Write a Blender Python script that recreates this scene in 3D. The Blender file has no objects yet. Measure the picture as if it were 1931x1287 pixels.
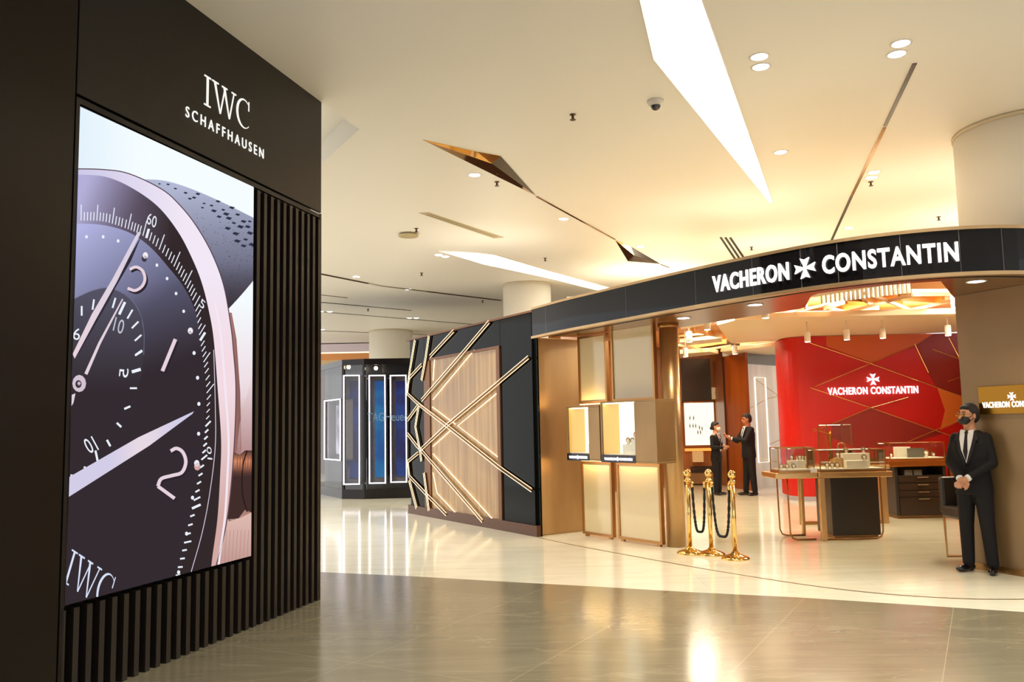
import bpy, bmesh, math, random
from mathutils import Vector, Matrix
from mathutils.geometry import tessellate_polygon
random.seed(7)
sc = bpy.context.scene
PI = math.pi
# ------------------------------------------------------------ camera
FPX, W, H = 1600.0, 1931, 1287
PITCH = math.atan(162/1600.); ROLL = math.radians(1.15)
EYE = Vector((0, 0, 1.6))
fw = Vector((0, math.cos(PITCH), math.sin(PITCH))); r0 = Vector((1, 0, 0)); u0 = r0.cross(fw)
CR = math.cos(ROLL)*r0 - math.sin(ROLL)*u0; CU = math.sin(ROLL)*r0 + math.cos(ROLL)*u0
cam = bpy.data.cameras.new('camera'); co = bpy.data.objects.new('camera', cam); sc.collection.objects.link(co)
cam.sensor_width = 36; cam.lens = 36*FPX/W; cam.clip_end = 200
M = Matrix((CR, CU, -fw)).transposed().to_4x4(); M.translation = EYE
co.matrix_world = M; sc.camera = co
# ------------------------------------------------------------ view, world
sc.view_settings.view_transform = 'Standard'; sc.view_settings.look = 'None'
sc.view_settings.gamma = 1; sc.view_settings.use_curve_mapping = False
sc.view_settings.exposure = 0.08
sc.cycles.use_denoising = True
sc.cycles.max_bounces = 8; sc.cycles.diffuse_bounces = 5; sc.cycles.glossy_bounces = 4
sc.cycles.sample_clamp_indirect = 6
def lin(c):
    return tuple(((v/255)/12.92 if v/255 <= .04045 else ((v/255+.055)/1.055)**2.4) for v in c)
wd = bpy.data.worlds.new('world'); sc.world = wd; wd.use_nodes = True
bg = wd.node_tree.nodes['Background']; bg.inputs[0].default_value = (*lin((238, 238, 240)), 1); bg.inputs[1].default_value = 1.62
CEIL = 4.9
# a ceiling downlight's own lamp is made in downlight(); bare spots added below, behind the camera and ahead, brighten the hall
def spot(x, y, z, power, ang=110, col=(255, 251, 240), aim=None, blend=.8, r=.06):
    l = bpy.data.lights.new('spot', 'SPOT'); l.energy = power; l.spot_size = math.radians(ang); l.spot_blend = blend
    l.color = lin(col); l.shadow_soft_size = r
    o = bpy.data.objects.new('lamp', l); sc.collection.objects.link(o); o.location = (x, y, z)
    if aim: o.rotation_euler = (Vector(aim)-Vector((x, y, z))).to_track_quat('-Z', 'Y').to_euler()
    return o
def arealamp(x, y, z, power, sx, sy, col=(255, 246, 225), rot=(0, 0, 0)):
    l = bpy.data.lights.new('area', 'AREA'); l.shape = 'RECTANGLE'; l.size = sx; l.size_y = sy; l.energy = power; l.color = lin(col)
    o = bpy.data.objects.new('lamp', l); sc.collection.objects.link(o); o.location = (x, y, z); o.rotation_euler = rot
    return o
for (x, y) in [(-.5, 1), (3, 1), (1, -2.5), (4.5, -2), (6.5, 2), (6.5, 5.2), (1.2, 4.2), (-5, 11), (-4.5, 14), (-3.8, 17.5), (-.5, 12), (-.8, 15.5), (.2, 5.5), (3.2, 4.2)]:
    spot(x, y, CEIL-.03, 430, col=(246, 248, 255))
# ------------------------------------------------------------ materials
_m = {}
def mat(name, col=(200, 200, 200), rough=.5, metal=0., emit=0., ecol=None, spec=.5, noise=None, alpha=1., trans=0., coat=0.):
    if name in _m: return _m[name]
    m = bpy.data.materials.new(name); m.use_nodes = True; nt = m.node_tree; b = nt.nodes['Principled BSDF']
    b.inputs['Base Color'].default_value = (*lin(col), 1); b.inputs['Roughness'].default_value = rough
    b.inputs['Metallic'].default_value = metal; b.inputs['Specular IOR Level'].default_value = spec
    b.inputs['Coat Weight'].default_value = coat; b.inputs['Coat Roughness'].default_value = .05
    b.inputs['Transmission Weight'].default_value = trans
    b.inputs['Alpha'].default_value = alpha
    if emit:
        b.inputs['Emission Color'].default_value = (*lin(ecol or col), 1); b.inputs['Emission Strength'].default_value = emit
    if noise:   # (scale vec, second colour, amount of contrast)
        sv, c2, rng = noise
        tc = nt.nodes.new('ShaderNodeTexCoord'); mp = nt.nodes.new('ShaderNodeMapping'); mp.inputs['Scale'].default_value = sv
        mp.inputs['Rotation'].default_value = (0, 0, rng[2] if len(rng) > 2 else 0)
        n = nt.nodes.new('ShaderNodeTexNoise'); n.inputs['Scale'].default_value = 1; n.inputs['Detail'].default_value = 6
        r = nt.nodes.new('ShaderNodeValToRGB'); r.color_ramp.elements[0].position = rng[0]; r.color_ramp.elements[1].position = rng[1]
        r.color_ramp.elements[0].color = (*lin(col), 1); r.color_ramp.elements[1].color = (*lin(c2), 1)
        nt.links.new(tc.outputs['Object'], mp.inputs[0]); nt.links.new(mp.outputs[0], n.inputs['Vector'])
        nt.links.new(n.outputs[0], r.inputs[0]); nt.links.new(r.outputs[0], b.inputs['Base Color'])
    _m[name] = m; return m
def emis(name, col, s):
    return mat(name, (20, 20, 20), .6, emit=s, ecol=col)
def glassmat():
    if 'clear_glass' in _m: return _m['clear_glass']
    m = bpy.data.materials.new('clear_glass'); m.use_nodes = True; nt = m.node_tree; nt.nodes.clear()
    o = nt.nodes.new('ShaderNodeOutputMaterial'); mx = nt.nodes.new('ShaderNodeMixShader'); t = nt.nodes.new('ShaderNodeBsdfTransparent')
    g = nt.nodes.new('ShaderNodeBsdfGlossy'); g.inputs['Roughness'].default_value = .02; lw_ = nt.nodes.new('ShaderNodeLayerWeight'); pw_ = nt.nodes.new('ShaderNodeMath'); pw_.operation = 'POWER'; pw_.inputs[1].default_value = 4; fr = nt.nodes.new('ShaderNodeMath'); fr.operation = 'MULTIPLY_ADD'; fr.inputs[1].default_value = .35; fr.inputs[2].default_value = .03
    nt.links.new(lw_.outputs['Facing'], pw_.inputs[0]); nt.links.new(pw_.outputs[0], fr.inputs[0])
    t.inputs[0].default_value = (.95, .96, .95, 1)
    nt.links.new(fr.outputs[0], mx.inputs[0]); nt.links.new(t.outputs[0], mx.inputs[1]); nt.links.new(g.outputs[0], mx.inputs[2]); nt.links.new(mx.outputs[0], o.inputs[0])
    _m['clear_glass'] = m; return m
GL = glassmat()
def floormat(name, base, c2, rough, vein, rot, bw, bh, mortar, off=(0, 0), vscale=(1.2, 9, 1), msize=.0035):
    m = bpy.data.materials.new(name); m.use_nodes = True; nt = m.node_tree; b = nt.nodes['Principled BSDF']; L = nt.links.new
    tc = nt.nodes.new('ShaderNodeTexCoord'); mp = nt.nodes.new('ShaderNodeMapping'); mp.inputs['Rotation'].default_value = (0, 0, rot); mp.inputs['Location'].default_value = (*off, 0)
    L(tc.outputs['Object'], mp.inputs[0])
    br = nt.nodes.new('ShaderNodeTexBrick'); br.inputs['Scale'].default_value = 1; br.inputs['Brick Width'].default_value = bw; br.inputs['Row Height'].default_value = bh
    br.inputs['Mortar Size'].default_value = msize; br.offset = 0.0; br.inputs['Color1'].default_value = (.42, .42, .42, 1); br.inputs['Color2'].default_value = (.58, .58, .58, 1); br.inputs['Mortar Smooth'].default_value = .2
    L(mp.outputs[0], br.inputs[0])
    m2 = nt.nodes.new('ShaderNodeMapping'); m2.inputs['Scale'].default_value = vscale; L(tc.outputs['Object'], m2.inputs[0])
    n = nt.nodes.new('ShaderNodeTexNoise'); n.inputs['Scale'].default_value = 1.0; n.inputs['Detail'].default_value = 8; n.inputs['Distortion'].default_value = 1.2; L(m2.outputs[0], n.inputs[0])
    r = nt.nodes.new('ShaderNodeValToRGB'); r.color_ramp.elements[0].position = .3; r.color_ramp.elements[1].position = .7
    r.color_ramp.elements[0].color = (*lin(base), 1); r.color_ramp.elements[1].color = (*lin(c2), 1); L(n.outputs[0], r.inputs[0])
    wv = nt.nodes.new('ShaderNodeTexNoise'); wv.inputs['Scale'].default_value = .7; wv.inputs['Detail'].default_value = 5; wv.inputs['Distortion'].default_value = .8; L(m2.outputs[0], wv.inputs[0])
    r2 = nt.nodes.new('ShaderNodeValToRGB'); e = r2.color_ramp.elements; e[0].position = .49; e[0].color = (0, 0, 0, 1); e[1].position = .51; e[1].color = (0, 0, 0, 1)
    k = e.new(.5); k.color = (1, 1, 1, 1); L(wv.outputs[0], r2.inputs[0])
    mx = nt.nodes.new('ShaderNodeMixRGB'); mx.inputs[2].default_value = (*lin(vein), 1); L(r.outputs[0], mx.inputs[1])
    sc_ = nt.nodes.new('ShaderNodeMath'); sc_.operation = 'MULTIPLY'; sc_.inputs[1].default_value = .25; L(r2.outputs[0], sc_.inputs[0]); L(sc_.outputs[0], mx.inputs[0])
    tv = nt.nodes.new('ShaderNodeMixRGB'); tv.blend_type = 'OVERLAY'; tv.inputs[0].default_value = .35; L(mx.outputs[0], tv.inputs[1]); L(br.outputs['Color'], tv.inputs[2])
    mo = nt.nodes.new('ShaderNodeMixRGB'); mo.inputs[2].default_value = (*lin(mortar), 1); L(br.outputs['Fac'], mo.inputs[0]); L(tv.outputs[0], mo.inputs[1])
    L(mo.outputs[0], b.inputs['Base Color']); b.inputs['Roughness'].default_value = rough; b.inputs['Specular IOR Level'].default_value = .6
    return m
# ------------------------------------------------------------ mapping helpers (photo measurements -> places in the hall)
def ray(x, y): return (fw*FPX + CR*(x-W/2) - CU*(y-H/2))/FPX
def at(x, y, h=0.):
    d = ray(x, y); t = (h-EYE.z)/d.z; return EYE+d*t
def atd(x, y, dep):
    d = ray(x, y); return EYE+d*(dep/d.y)
class Fr:
    """vertical plane frame: u along, w out of the wall (towards the viewer), z up"""
    def __init__(s, a, b):
        s.O = Vector((a[0], a[1], 0)); d = Vector((b[0]-a[0], b[1]-a[1], 0)); s.L = d.length; s.e = d.normalized(); s.n = Vector((s.e.y, -s.e.x, 0))
    def P(s, u, w, z): return s.O+s.e*u+s.n*w+Vector((0, 0, z))
    def hit(s, x, y, w=0.):
        d = ray(x, y); q = s.O+s.n*w-EYE; t = q.dot(s.n)/d.dot(s.n); p = EYE+d*t
        return (p-s.O).dot(s.e), p.z
    def pt(s, x, y, w=0., dw=0.):
        u, z = s.hit(x, y, w); return s.P(u, w+dw, z)
class Bend:
    def __init__(s, pts, n=10):
        P = [Vector((*p, 0)) for p in pts]; P = [2*P[0]-P[1]]+P+[2*P[-1]-P[-2]]; S = []
        for i in range(1, len(P)-2):
            for k in range(n):
                t = k/n; a, b, c, d = P[i-1:i+3]
                S.append(.5*((2*b)+(c-a)*t+(2*a-5*b+4*c-d)*t*t+(3*b-a-3*c+d)*t**3))
        S.append(P[-2]); s.S = S; s.U = [0]
        for a, b in zip(S, S[1:]): s.U.append(s.U[-1]+(b-a).length)
        s.L = s.U[-1]
    def fr(s, u):
        i = 0
        while i < len(s.S)-2 and u > s.U[i+1]: i += 1
        return Fr(s.S[i], s.S[i+1]), s.U[i], i
    def P(s, u, w, z):
        f, uu, i = s.fr(u); t = (u-uu)/f.L
        def nn(j):
            a = s.S[max(0, j-1)]; b = s.S[min(len(s.S)-1, j+1)]; d = (b-a).normalized(); return Vector((d.y, -d.x, 0))
        n = (nn(i)*(1-t)+nn(i+1)*t).normalized()
        return f.O+f.e*(u-uu)+n*w+Vector((0, 0, z))
    def hit(s, x, y):
        best = None
        for i in range(len(s.S)-1):
            f = Fr(s.S[i], s.S[i+1]); u, z = f.hit(x, y)
            if -1e-3 <= u <= f.L+1e-3: best = (s.U[i]+u, z)
        return best
# ------------------------------------------------------------ mesh building
COL = sc.collection
class MB:
    def __init__(s): s.v = []; s.f = []; s.mi = []; s.sm = []
    def add(s, vs, fs, mi=0, smooth=False):
        o = len(s.v); s.v += [Vector(v) for v in vs]
        for f in fs: s.f.append(tuple(o+i for i in f)); s.mi.append(mi); s.sm.append(smooth)
        return s
    def hexa(s, p, mi=0):
        return s.add(p, [(0, 3, 2, 1), (4, 5, 6, 7), (0, 1, 5, 4), (1, 2, 6, 5), (2, 3, 7, 6), (3, 0, 4, 7)], mi)
    def box(s, x0, x1, y0, y1, z0, z1, mi=0, T=None):
        p = [Vector(q) for q in [(x0, y0, z0), (x1, y0, z0), (x1, y1, z0), (x0, y1, z0), (x0, y0, z1), (x1, y0, z1), (x1, y1, z1), (x0, y1, z1)]]
        if T: p = [T(q) for q in p]
        return s.hexa(p, mi)
    def fb(s, F, u0, u1, w0, w1, z0, z1, mi=0):   # box in a frame
        return s.hexa([F.P(u0, w1, z0), F.P(u1, w1, z0), F.P(u1, w0, z0), F.P(u0, w0, z0), F.P(u0, w1, z1), F.P(u1, w1, z1), F.P(u1, w0, z1), F.P(u0, w0, z1)], mi)
    def prism(s, pts, z0, z1, mi=0):
        n = len(pts); vs = [Vector((p[0], p[1], z0)) for p in pts]+[Vector((p[0], p[1], z1)) for p in pts]
        area = sum(pts[i][0]*pts[(i+1) % n][1]-pts[(i+1) % n][0]*pts[i][1] for i in range(n))
        if area < 0: vs = vs[:n][::-1]+vs[n:][::-1]
        return s.add(vs, [tuple(range(n))[::-1], tuple(range(n, 2*n))]+[(i, (i+1) % n, n+(i+1) % n, n+i) for i in range(n)], mi)
    def slab(s, P3, nrm, t, mi=0):     # planar polygon given by 3D points, thickness t behind along -nrm
        n = len(P3); b = [Vector(p)-Vector(nrm)*t for p in P3]
        tri = tessellate_polygon([[Vector(p) for p in P3]])
        fs = [tuple(t_) for t_ in tri]+[tuple(i+n for i in t_[::-1]) for t_ in tri]+[(i, (i+1) % n, n+(i+1) % n, n+i) for i in range(n)]
        return s.add(list(P3)+b, fs, mi)
    def tube(s, pts, r, n=8, mi=0, closed=False, cap=True):
        pts = [Vector(p) for p in pts]; N = len(pts); rs = r if isinstance(r, (list, tuple)) else [r]*N; base = len(s.v); prev = None
        for i, p in enumerate(pts):
            if closed: d = pts[(i+1) % N]-pts[i-1]
            else: d = pts[min(i+1, N-1)]-pts[max(i-1, 0)]
            d.normalize()
            if prev is None: a = d.cross(Vector((0, 0, 1)) if abs(d.z) < .9 else Vector((1, 0, 0))).normalized()
            else: a = (prev-d*prev.dot(d)).normalized()
            prev = a; b = d.cross(a)
            for k in range(n): s.v.append(p+(a*math.cos(2*PI*k/n)+b*math.sin(2*PI*k/n))*rs[i])
        for i in range(N if closed else N-1):
            for k in range(n):
                j = (i+1) % N; s.f.append((base+i*n+k, base+i*n+(k+1) % n, base+j*n+(k+1) % n, base+j*n+k)); s.mi.append(mi); s.sm.append(n > 4)
        if not closed and cap:
            s.f.append(tuple(base+k for k in range(n))[::-1]); s.mi.append(mi); s.sm.append(False)
            s.f.append(tuple(base+(N-1)*n+k for k in range(n))); s.mi.append(mi); s.sm.append(False)
        return s
    def lathe(s, prof, c=(0, 0, 0), n=24, mi=0, axis=None):
        c = Vector(c); base = len(s.v); q = Vector((0, 0, 1)).rotation_difference(Vector(axis)) if axis else None
        for (r, z) in prof:
            for k in range(n):
                p = Vector((max(r, 1e-4)*math.cos(2*PI*k/n), max(r, 1e-4)*math.sin(2*PI*k/n), z)); s.v.append(c+(q@p if q else p))
        for i in range(len(prof)-1):
            for k in range(n): s.f.append((base+i*n+k, base+i*n+(k+1) % n, base+(i+1)*n+(k+1) % n, base+(i+1)*n+k)); s.mi.append(mi); s.sm.append(True)
        s.f.append(tuple(base+k for k in range(n))[::-1]); s.mi.append(mi); s.sm.append(False)
        s.f.append(tuple(base+(len(prof)-1)*n+k for k in range(n))); s.mi.append(mi); s.sm.append(False)
        return s
    def ell(s, c, r, n=12, T=None, mi=0):
        c = Vector(c); base = len(s.v); m = n
        for i in range(m+1):
            a = -PI/2+PI*i/m
            for k in range(n):
                p = Vector((r[0]*max(math.cos(a), 1e-3)*math.cos(2*PI*k/n), r[1]*max(math.cos(a), 1e-3)*math.sin(2*PI*k/n), r[2]*math.sin(a)))
                s.v.append(c+(T@p if T else p))
        for i in range(m):
            for k in range(n): s.f.append((base+i*n+k, base+i*n+(k+1) % n, base+(i+1)*n+(k+1) % n, base+(i+1)*n+k)); s.mi.append(mi); s.sm.append(True)
        s.f.append(tuple(base+k for k in range(n))[::-1]); s.mi.append(mi); s.sm.append(True)
        s.f.append(tuple(base+m*n+k for k in range(n))); s.mi.append(mi); s.sm.append(True)
        return s
    def cap(s, p0, r0, p1, r1, n=12, mi=0):    # tapered capsule
        p0 = Vector(p0); p1 = Vector(p1); d = (p1-p0); L = d.length; d.normalize(); P = []; R = []
        for i in range(5):
            a = PI/2*(1-i/4); P.append(p0-d*r0*math.sin(a)); R.append(max(r0*math.cos(a), .0005))
        for i in range(5):
            a = PI/2*i/4; P.append(p1+d*r1*math.sin(a)); R.append(max(r1*math.cos(a), .0005))
        return s.tube(P, R, n, mi)
    def loft(s, rings, n=20, mi=0):    # rings (cx, cy, cz, rx, ry[, sq])
        base = len(s.v)
        for rg in rings:
            cx, cy, cz, rx, ry = rg[:5]; e = rg[5] if len(rg) > 5 else 2.3
            for k in range(n):
                a = 2*PI*k/n; ca, sa = math.cos(a), math.sin(a)
                s.v.append(Vector((cx+rx*math.copysign(abs(ca)**(2/e), ca), cy+ry*math.copysign(abs(sa)**(2/e), sa), cz)))
        for i in range(len(rings)-1):
            for k in range(n): s.f.append((base+i*n+k, base+i*n+(k+1) % n, base+(i+1)*n+(k+1) % n, base+(i+1)*n+k)); s.mi.append(mi); s.sm.append(True)
        s.f.append(tuple(base+k for k in range(n))[::-1]); s.mi.append(mi); s.sm.append(True)
        s.f.append(tuple(base+(len(rings)-1)*n+k for k in range(n))); s.mi.append(mi); s.sm.append(True)
        return s
    def build(s, name, mats, parent=None, local=False, vox=None, bevel=None, smooth=None, fixn=False, sub=0):
        me = bpy.data.meshes.new(name); o = bpy.data.objects.new(name, me); COL.objects.link(o)
        off = Vector((0, 0, 0))
        if parent is None:
            lo = Vector([min(v[i] for v in s.v) for i in range(3)]); hi = Vector([max(v[i] for v in s.v) for i in range(3)])
            off = Vector(((lo.x+hi.x)/2, (lo.y+hi.y)/2, lo.z)); o.location = off
        else:
            o.parent = parent
            if not local:
                q = parent
                while q: off = off+q.location; q = q.parent
        me.from_pydata([v-off for v in s.v], [], s.f)
        if not isinstance(mats, (list, tuple)): mats = [mats]
        for m in mats: me.materials.append(m)
        for p, mi, sm in zip(me.polygons, s.mi, s.sm): p.material_index = mi; p.use_smooth = sm if smooth is None else smooth
        if fixn:
            bm = bmesh.new(); bm.from_mesh(me); bmesh.ops.recalc_face_normals(bm, faces=bm.faces); bm.to_mesh(me); bm.free()
        if bevel:
            b = o.modifiers.new('bevel', 'BEVEL'); b.width = bevel; b.segments = 2; b.limit_method = 'ANGLE'
        if vox:
            r = o.modifiers.new('remesh', 'REMESH'); r.mode = 'VOXEL'; r.voxel_size = vox; r.use_smooth_shade = True
            k = o.modifiers.new('smooth', 'SMOOTH'); k.iterations = 3; k.factor = .5
        me.update(); return o
def thing(name, label, cat, loc=(0, 0, 0), rot=0, group=None):
    o = bpy.data.objects.new(name, None); COL.objects.link(o); o.location = loc; o.rotation_euler = (0, 0, rot); o.empty_display_size = .1
    return tag(o, label, cat, group)
def tag(o, label=None, cat=None, group=None, kind=None):
    if label: o['label'] = label
    if cat: o['category'] = cat
    if group: o['group'] = group
    if kind: o['kind'] = kind
    return o
def struct(o): o['kind'] = 'structure'; return o
def dup(root, loc, rotz=None, label=None):
    r = root.copy(); COL.objects.link(r); r.location = loc
    if rotz is not None: r.rotation_euler = (0, 0, rotz)
    if label: r['label'] = label
    def rec(a, b):
        for ch in list(a.children):
            c = ch.copy(); COL.objects.link(c); c.parent = b; rec(ch, c)
    rec(root, r); return r
def textgeo(s, bold=0., depth=0.0, spacing=1.0):
    cu = bpy.data.curves.new('t', 'FONT'); cu.body = s; cu.offset = bold; cu.extrude = depth; cu.space_character = spacing; cu.resolution_u = 4
    o = bpy.data.objects.new('t', cu); COL.objects.link(o); bpy.context.view_layer.update()
    me = o.evaluated_get(bpy.context.evaluated_depsgraph_get()).to_mesh()
    vs = [v.co.copy() for v in me.vertices]; fs = [tuple(p.vertices) for p in me.polygons]
    bpy.data.objects.remove(o); bpy.data.curves.remove(cu)
    x0 = min(v.x for v in vs); x1 = max(v.x for v in vs); y0 = min(v.y for v in vs); y1 = max(v.y for v in vs)
    return [Vector(((v.x-x0)/(x1-x0), (v.y-y0)/(y1-y0), v.z)) for v in vs], fs
def textmb(mb, s, fn, bold=0., depth=.0, spacing=1.0, mi=0):   # fn((a,b,c)) with a,b in 0..1 -> world
    vs, fs = textgeo(s, bold, depth, spacing); return mb.add([fn(v) for v in vs], fs, mi)
# letter shapes drawn by hand: serif I W C (unit height, x in letter heights)
def arcpts(cx, cy, rx, ry, a0, a1, n=20): return [(cx+rx*math.cos(math.radians(a0+(a1-a0)*i/n)), cy+ry*math.sin(math.radians(a0+(a1-a0)*i/n))) for i in range(n+1)]
def iwc_polys():
    P = [[(0, .95), (.34, .95), (.34, 1), (0, 1)], [(.12, .05), (.22, .05), (.22, .95), (.12, .95)], [(0, 0), (.34, 0), (.34, .05), (0, .05)]]
    P += [[(.4, .95), (.74, .95), (.74, 1), (.4, 1)], [(.49, .97), (.60, .97), (.87, 0), (.82, 0)], [(.82, 0), (.88, 0), (1.12, .97), (1.07, .97)],
          [(1.0, .97), (1.11, .97), (1.37, 0), (1.32, 0)], [(1.32, 0), (1.38, 0), (1.62, .97), (1.57, .97)], [(.92, .95), (1.22, .95), (1.22, 1), (.92, 1)], [(1.46, .95), (1.72, .95), (1.72, 1), (1.46, 1)]]
    o = arcpts(2.18, .5, .44, .52, 48, 312, 26); i = arcpts(2.22, .5, .375, .48, 312, 48, 26)
    P += [o+i, [(2.44, .68), (2.49, .68), (2.49, 1.02), (2.45, 1.02)]]
    return P
def cross_poly():      # four-armed cross with notched flared arms
    a = [(.07, .09), (.40, .50), (.20, .42), (.0, .50)]
    out = []
    for k in range(4):
        c, s_ = [(1, 0), (0, 1), (-1, 0), (0, -1)][k]
        arm = [(-.40+.18, .5), (0, .41), (.22, .5), (.045, .07), (-.045, .07)]
        out.append([(c*x-s_*y, s_*x+c*y) for x, y in arm])
    out.append([(-.07, -.07), (.07, -.07), (.07, .07), (-.07, .07)])
    return out
def polymb(mb, poly2, fn, t=.0, mi=0):   # fn(a,b,depth)->world; extruded from 0 to t
    n = len(poly2); tri = tessellate_polygon([[Vector((x, y, 0)) for x, y in poly2]])
    ar = sum(poly2[i][0]*poly2[(i+1) % n][1]-poly2[(i+1) % n][0]*poly2[i][1] for i in range(n))
    vs = [fn(x, y, t) for x, y in poly2]+([fn(x, y, 0) for x, y in poly2] if t else [])
    fs = []
    for t_ in tri:
        a, b, c = [poly2[i] for i in t_]; cr = (b[0]-a[0])*(c[1]-a[1])-(b[1]-a[1])*(c[0]-a[0])
        fs.append(tuple(t_) if cr > 0 else tuple(t_[::-1]))
    if t: fs += [tuple(i+n for i in f[::-1]) for f in fs]+[((i, n+i, n+(i+1) % n, (i+1) % n) if ar > 0 else ((i+1) % n, n+(i+1) % n, n+i, i)) for i in range(n)]
    return mb.add(vs, fs, mi)
# ============================================================ SETTING
M_ceil = mat('ceiling_paint', (248, 243, 230), .45, spec=.3)
M_cream = mat('cream_paint', (232, 214, 180), .5)
G_floor = floormat('grey_marble', (112, 103, 80), (124, 114, 88), .17, (165, 152, 124), -1.068, 2.4, 1.2, (150, 138, 110), off=(.4, .59), vscale=(.8, 5, 1), msize=.003)
C_floor = floormat('cream_marble', (212, 204, 176), (224, 216, 190), .1, (200, 186, 150), .03, 1.6, 1.6, (205, 190, 155), vscale=(1, 5, 1), msize=.002)
edge = [(-9, 11.3), (-5.5, 10.75), (-3.4, 10.2), (-2.22, 9.86), (-1.16, 9.47), (-.06, 9.0), (.8, 8.65), (1.63, 8.29), (2.54, 7.95), (3.34, 7.57), (4.16, 7.18), (5.5, 6.6), (9, 5.2), (13, 3.6)]
mb = MB()
for (a, b) in zip(edge, edge[1:]):
    mb.add([(a[0], -8, 0), (b[0], -8, 0), (*b, 0), (*a, 0)], [(0, 1, 2, 3)], 0)
    mb.add([(*a, 0), (*b, 0), (b[0], 34, 0), (a[0], 34, 0)], [(0, 1, 2, 3)], 1)
o = mb.build('floor', [G_floor, C_floor]); struct(o)
# ceiling with a raised well beside the black wall
q0, q1, q2 = at(678, 244, CEIL), at(607, 308, CEIL), at(590, 183, CEIL)
d1 = (q1-q0).normalized(); d2 = (q2-q0).normalized()
w0 = q0; w1 = q0+d1*3.2; w2 = q0+d2*3.0; w3 = w1+d2*3.0
X0, X1, Y0, Y1 = -12, 14, -8, 34
mb = MB()
outer = [Vector((X0, Y0, 0)), Vector((X1, Y0, 0)), Vector((X1, Y1, 0)), Vector((X0, Y1, 0))]
hole = [Vector((v.x, v.y, 0)) for v in (w0, w1, w3, w2)]
tri = tessellate_polygon([outer, hole]); allp = outer+hole
mb.add([Vector((p.x, p.y, CEIL)) for p in allp], [t[::-1] for t in tri])
hs = [Vector((p.x, p.y, CEIL)) for p in hole]; ht = [p+Vector((0, 0, .28)) for p in hs]
mb.add(hs+ht, [(i, (i+1) % 4, 4+(i+1) % 4, 4+i) for i in range(4)]+[(4, 5, 6, 7)])
struct(mb.build('ceiling', M_ceil))

c_ = w0*.25+w1*.25+w2*.25+w3*.25
q_ = w0+d1*.7+d2*1.3; arealamp(q_.x, q_.y, CEIL+.0, 1.6, .8, .8, rot=(PI, 0, 0))  # hidden area lamp added to brighten the raised well
def far_wall():
    mb = MB(); mb.box(-12, 14, 33, 33.3, 0, 3.0); mb.box(-12, 14, 33, 33.3, 3.0, CEIL, 0)
    struct(mb.build('wall_back', M_cream))
far_wall()
# ---------------- columns
M_col = mat('column_paint', (242, 234, 216), .5)
def column(c, r, lab, z0=0.):
    mb = MB(); mb.lathe([(r, z0), (r, CEIL-.03)], (c[0], c[1], 0), 48)
    o = mb.build('column', M_col); tag(o, lab, 'column', 'round columns of the hall')
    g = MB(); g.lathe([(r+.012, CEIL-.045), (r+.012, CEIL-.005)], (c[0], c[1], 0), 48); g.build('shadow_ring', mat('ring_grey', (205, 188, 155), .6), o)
cc = at(994, 530, CEIL); 
CM = (cc.x, cc.y+.55)
CR_ = (5.98, 9.5)
# ---------------- left wall
M_black = mat('bronze_black', (27, 22, 16), .38, .5)
M_black2 = mat('bronze_black_side', (30, 24, 15), .32, .7)
M_slat = mat('slat_brown', (40, 33, 27), .4, .4)
M_dark = mat('near_black', (12, 10, 9), .5)
LW = Fr((-2.58, 5.70), (-1.87, 8.29))
uC = LW.hit(605, 700)[0]
uS = LW.hit(125, 700)[0]     # seam
zsc = LW.hit(378, 290)[1]
zhead = sum(LW.hit(x, y)[1] for x, y in [(140, 175), (300, 254), (606, 405)])/3
U0 = -6.0
lw = thing('display_wall', 'tall black bronze wall of the watch boutique standing at the left with a big screen', 'wall', LW.P(uC/2, -.5, 0))
mb = MB(); mb.fb(LW, uS+.012, uC, -.03, 0, zhead+.01, CEIL+.2); mb.build('header_panel', M_black, lw, bevel=.004)
mb = MB(); mb.fb(LW, U0, uS, -.03, .0, 0, CEIL+.2); mb.build('side_panel', M_black2, lw, bevel=.004)
mb = MB(); mb.fb(LW, U0, uC, -1.6, -.12, 0, CEIL+.2); mb.build('carcass', M_dark, lw)
TL, TR, BR, BL = (151, 201), (478.5, 353), (473.5, 1049), (124, 1142)
s0 = (LW.hit(*TL)[0]+LW.hit(*BL)[0])/2; s1 = (LW.hit(*TR)[0]+LW.hit(*BR)[0])/2
zt = (LW.hit(*TL)[1]+LW.hit(*TR)[1])/2; zb = (LW.hit(*BL)[1]+LW.hit(*BR)[1])/2
mb = MB(); mb.fb(LW, uS+.012, uC, -.03, 0, zt+.012, zhead-.01); mb.fb(LW, uS+.012, s0-.006, -.03, 0, 0, zt+.012); mb.build('trim_panel', M_black, lw)
# slats: full height beside the screen, low ones under it
k = 0; uu = uC-.012; pitch_s = (LW.hit(600, 700)[0]-LW.hit(488, 700)[0])/9.6
slats = []
while uu > uS+.05:
    top = zt+.0 if uu-.02 > s1+.01 else zb-.03
    mb = MB(); mb.fb(LW, uu-pitch_s*.42, uu, -.1, 0, 0.0, top); mb.build('slat', M_slat, lw); uu -= pitch_s
mb = MB(); mb.fb(LW, uC-.02, uC, -.12, 0.002, 0, zhead); mb.build('corner_trim', M_slat, lw)
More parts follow.
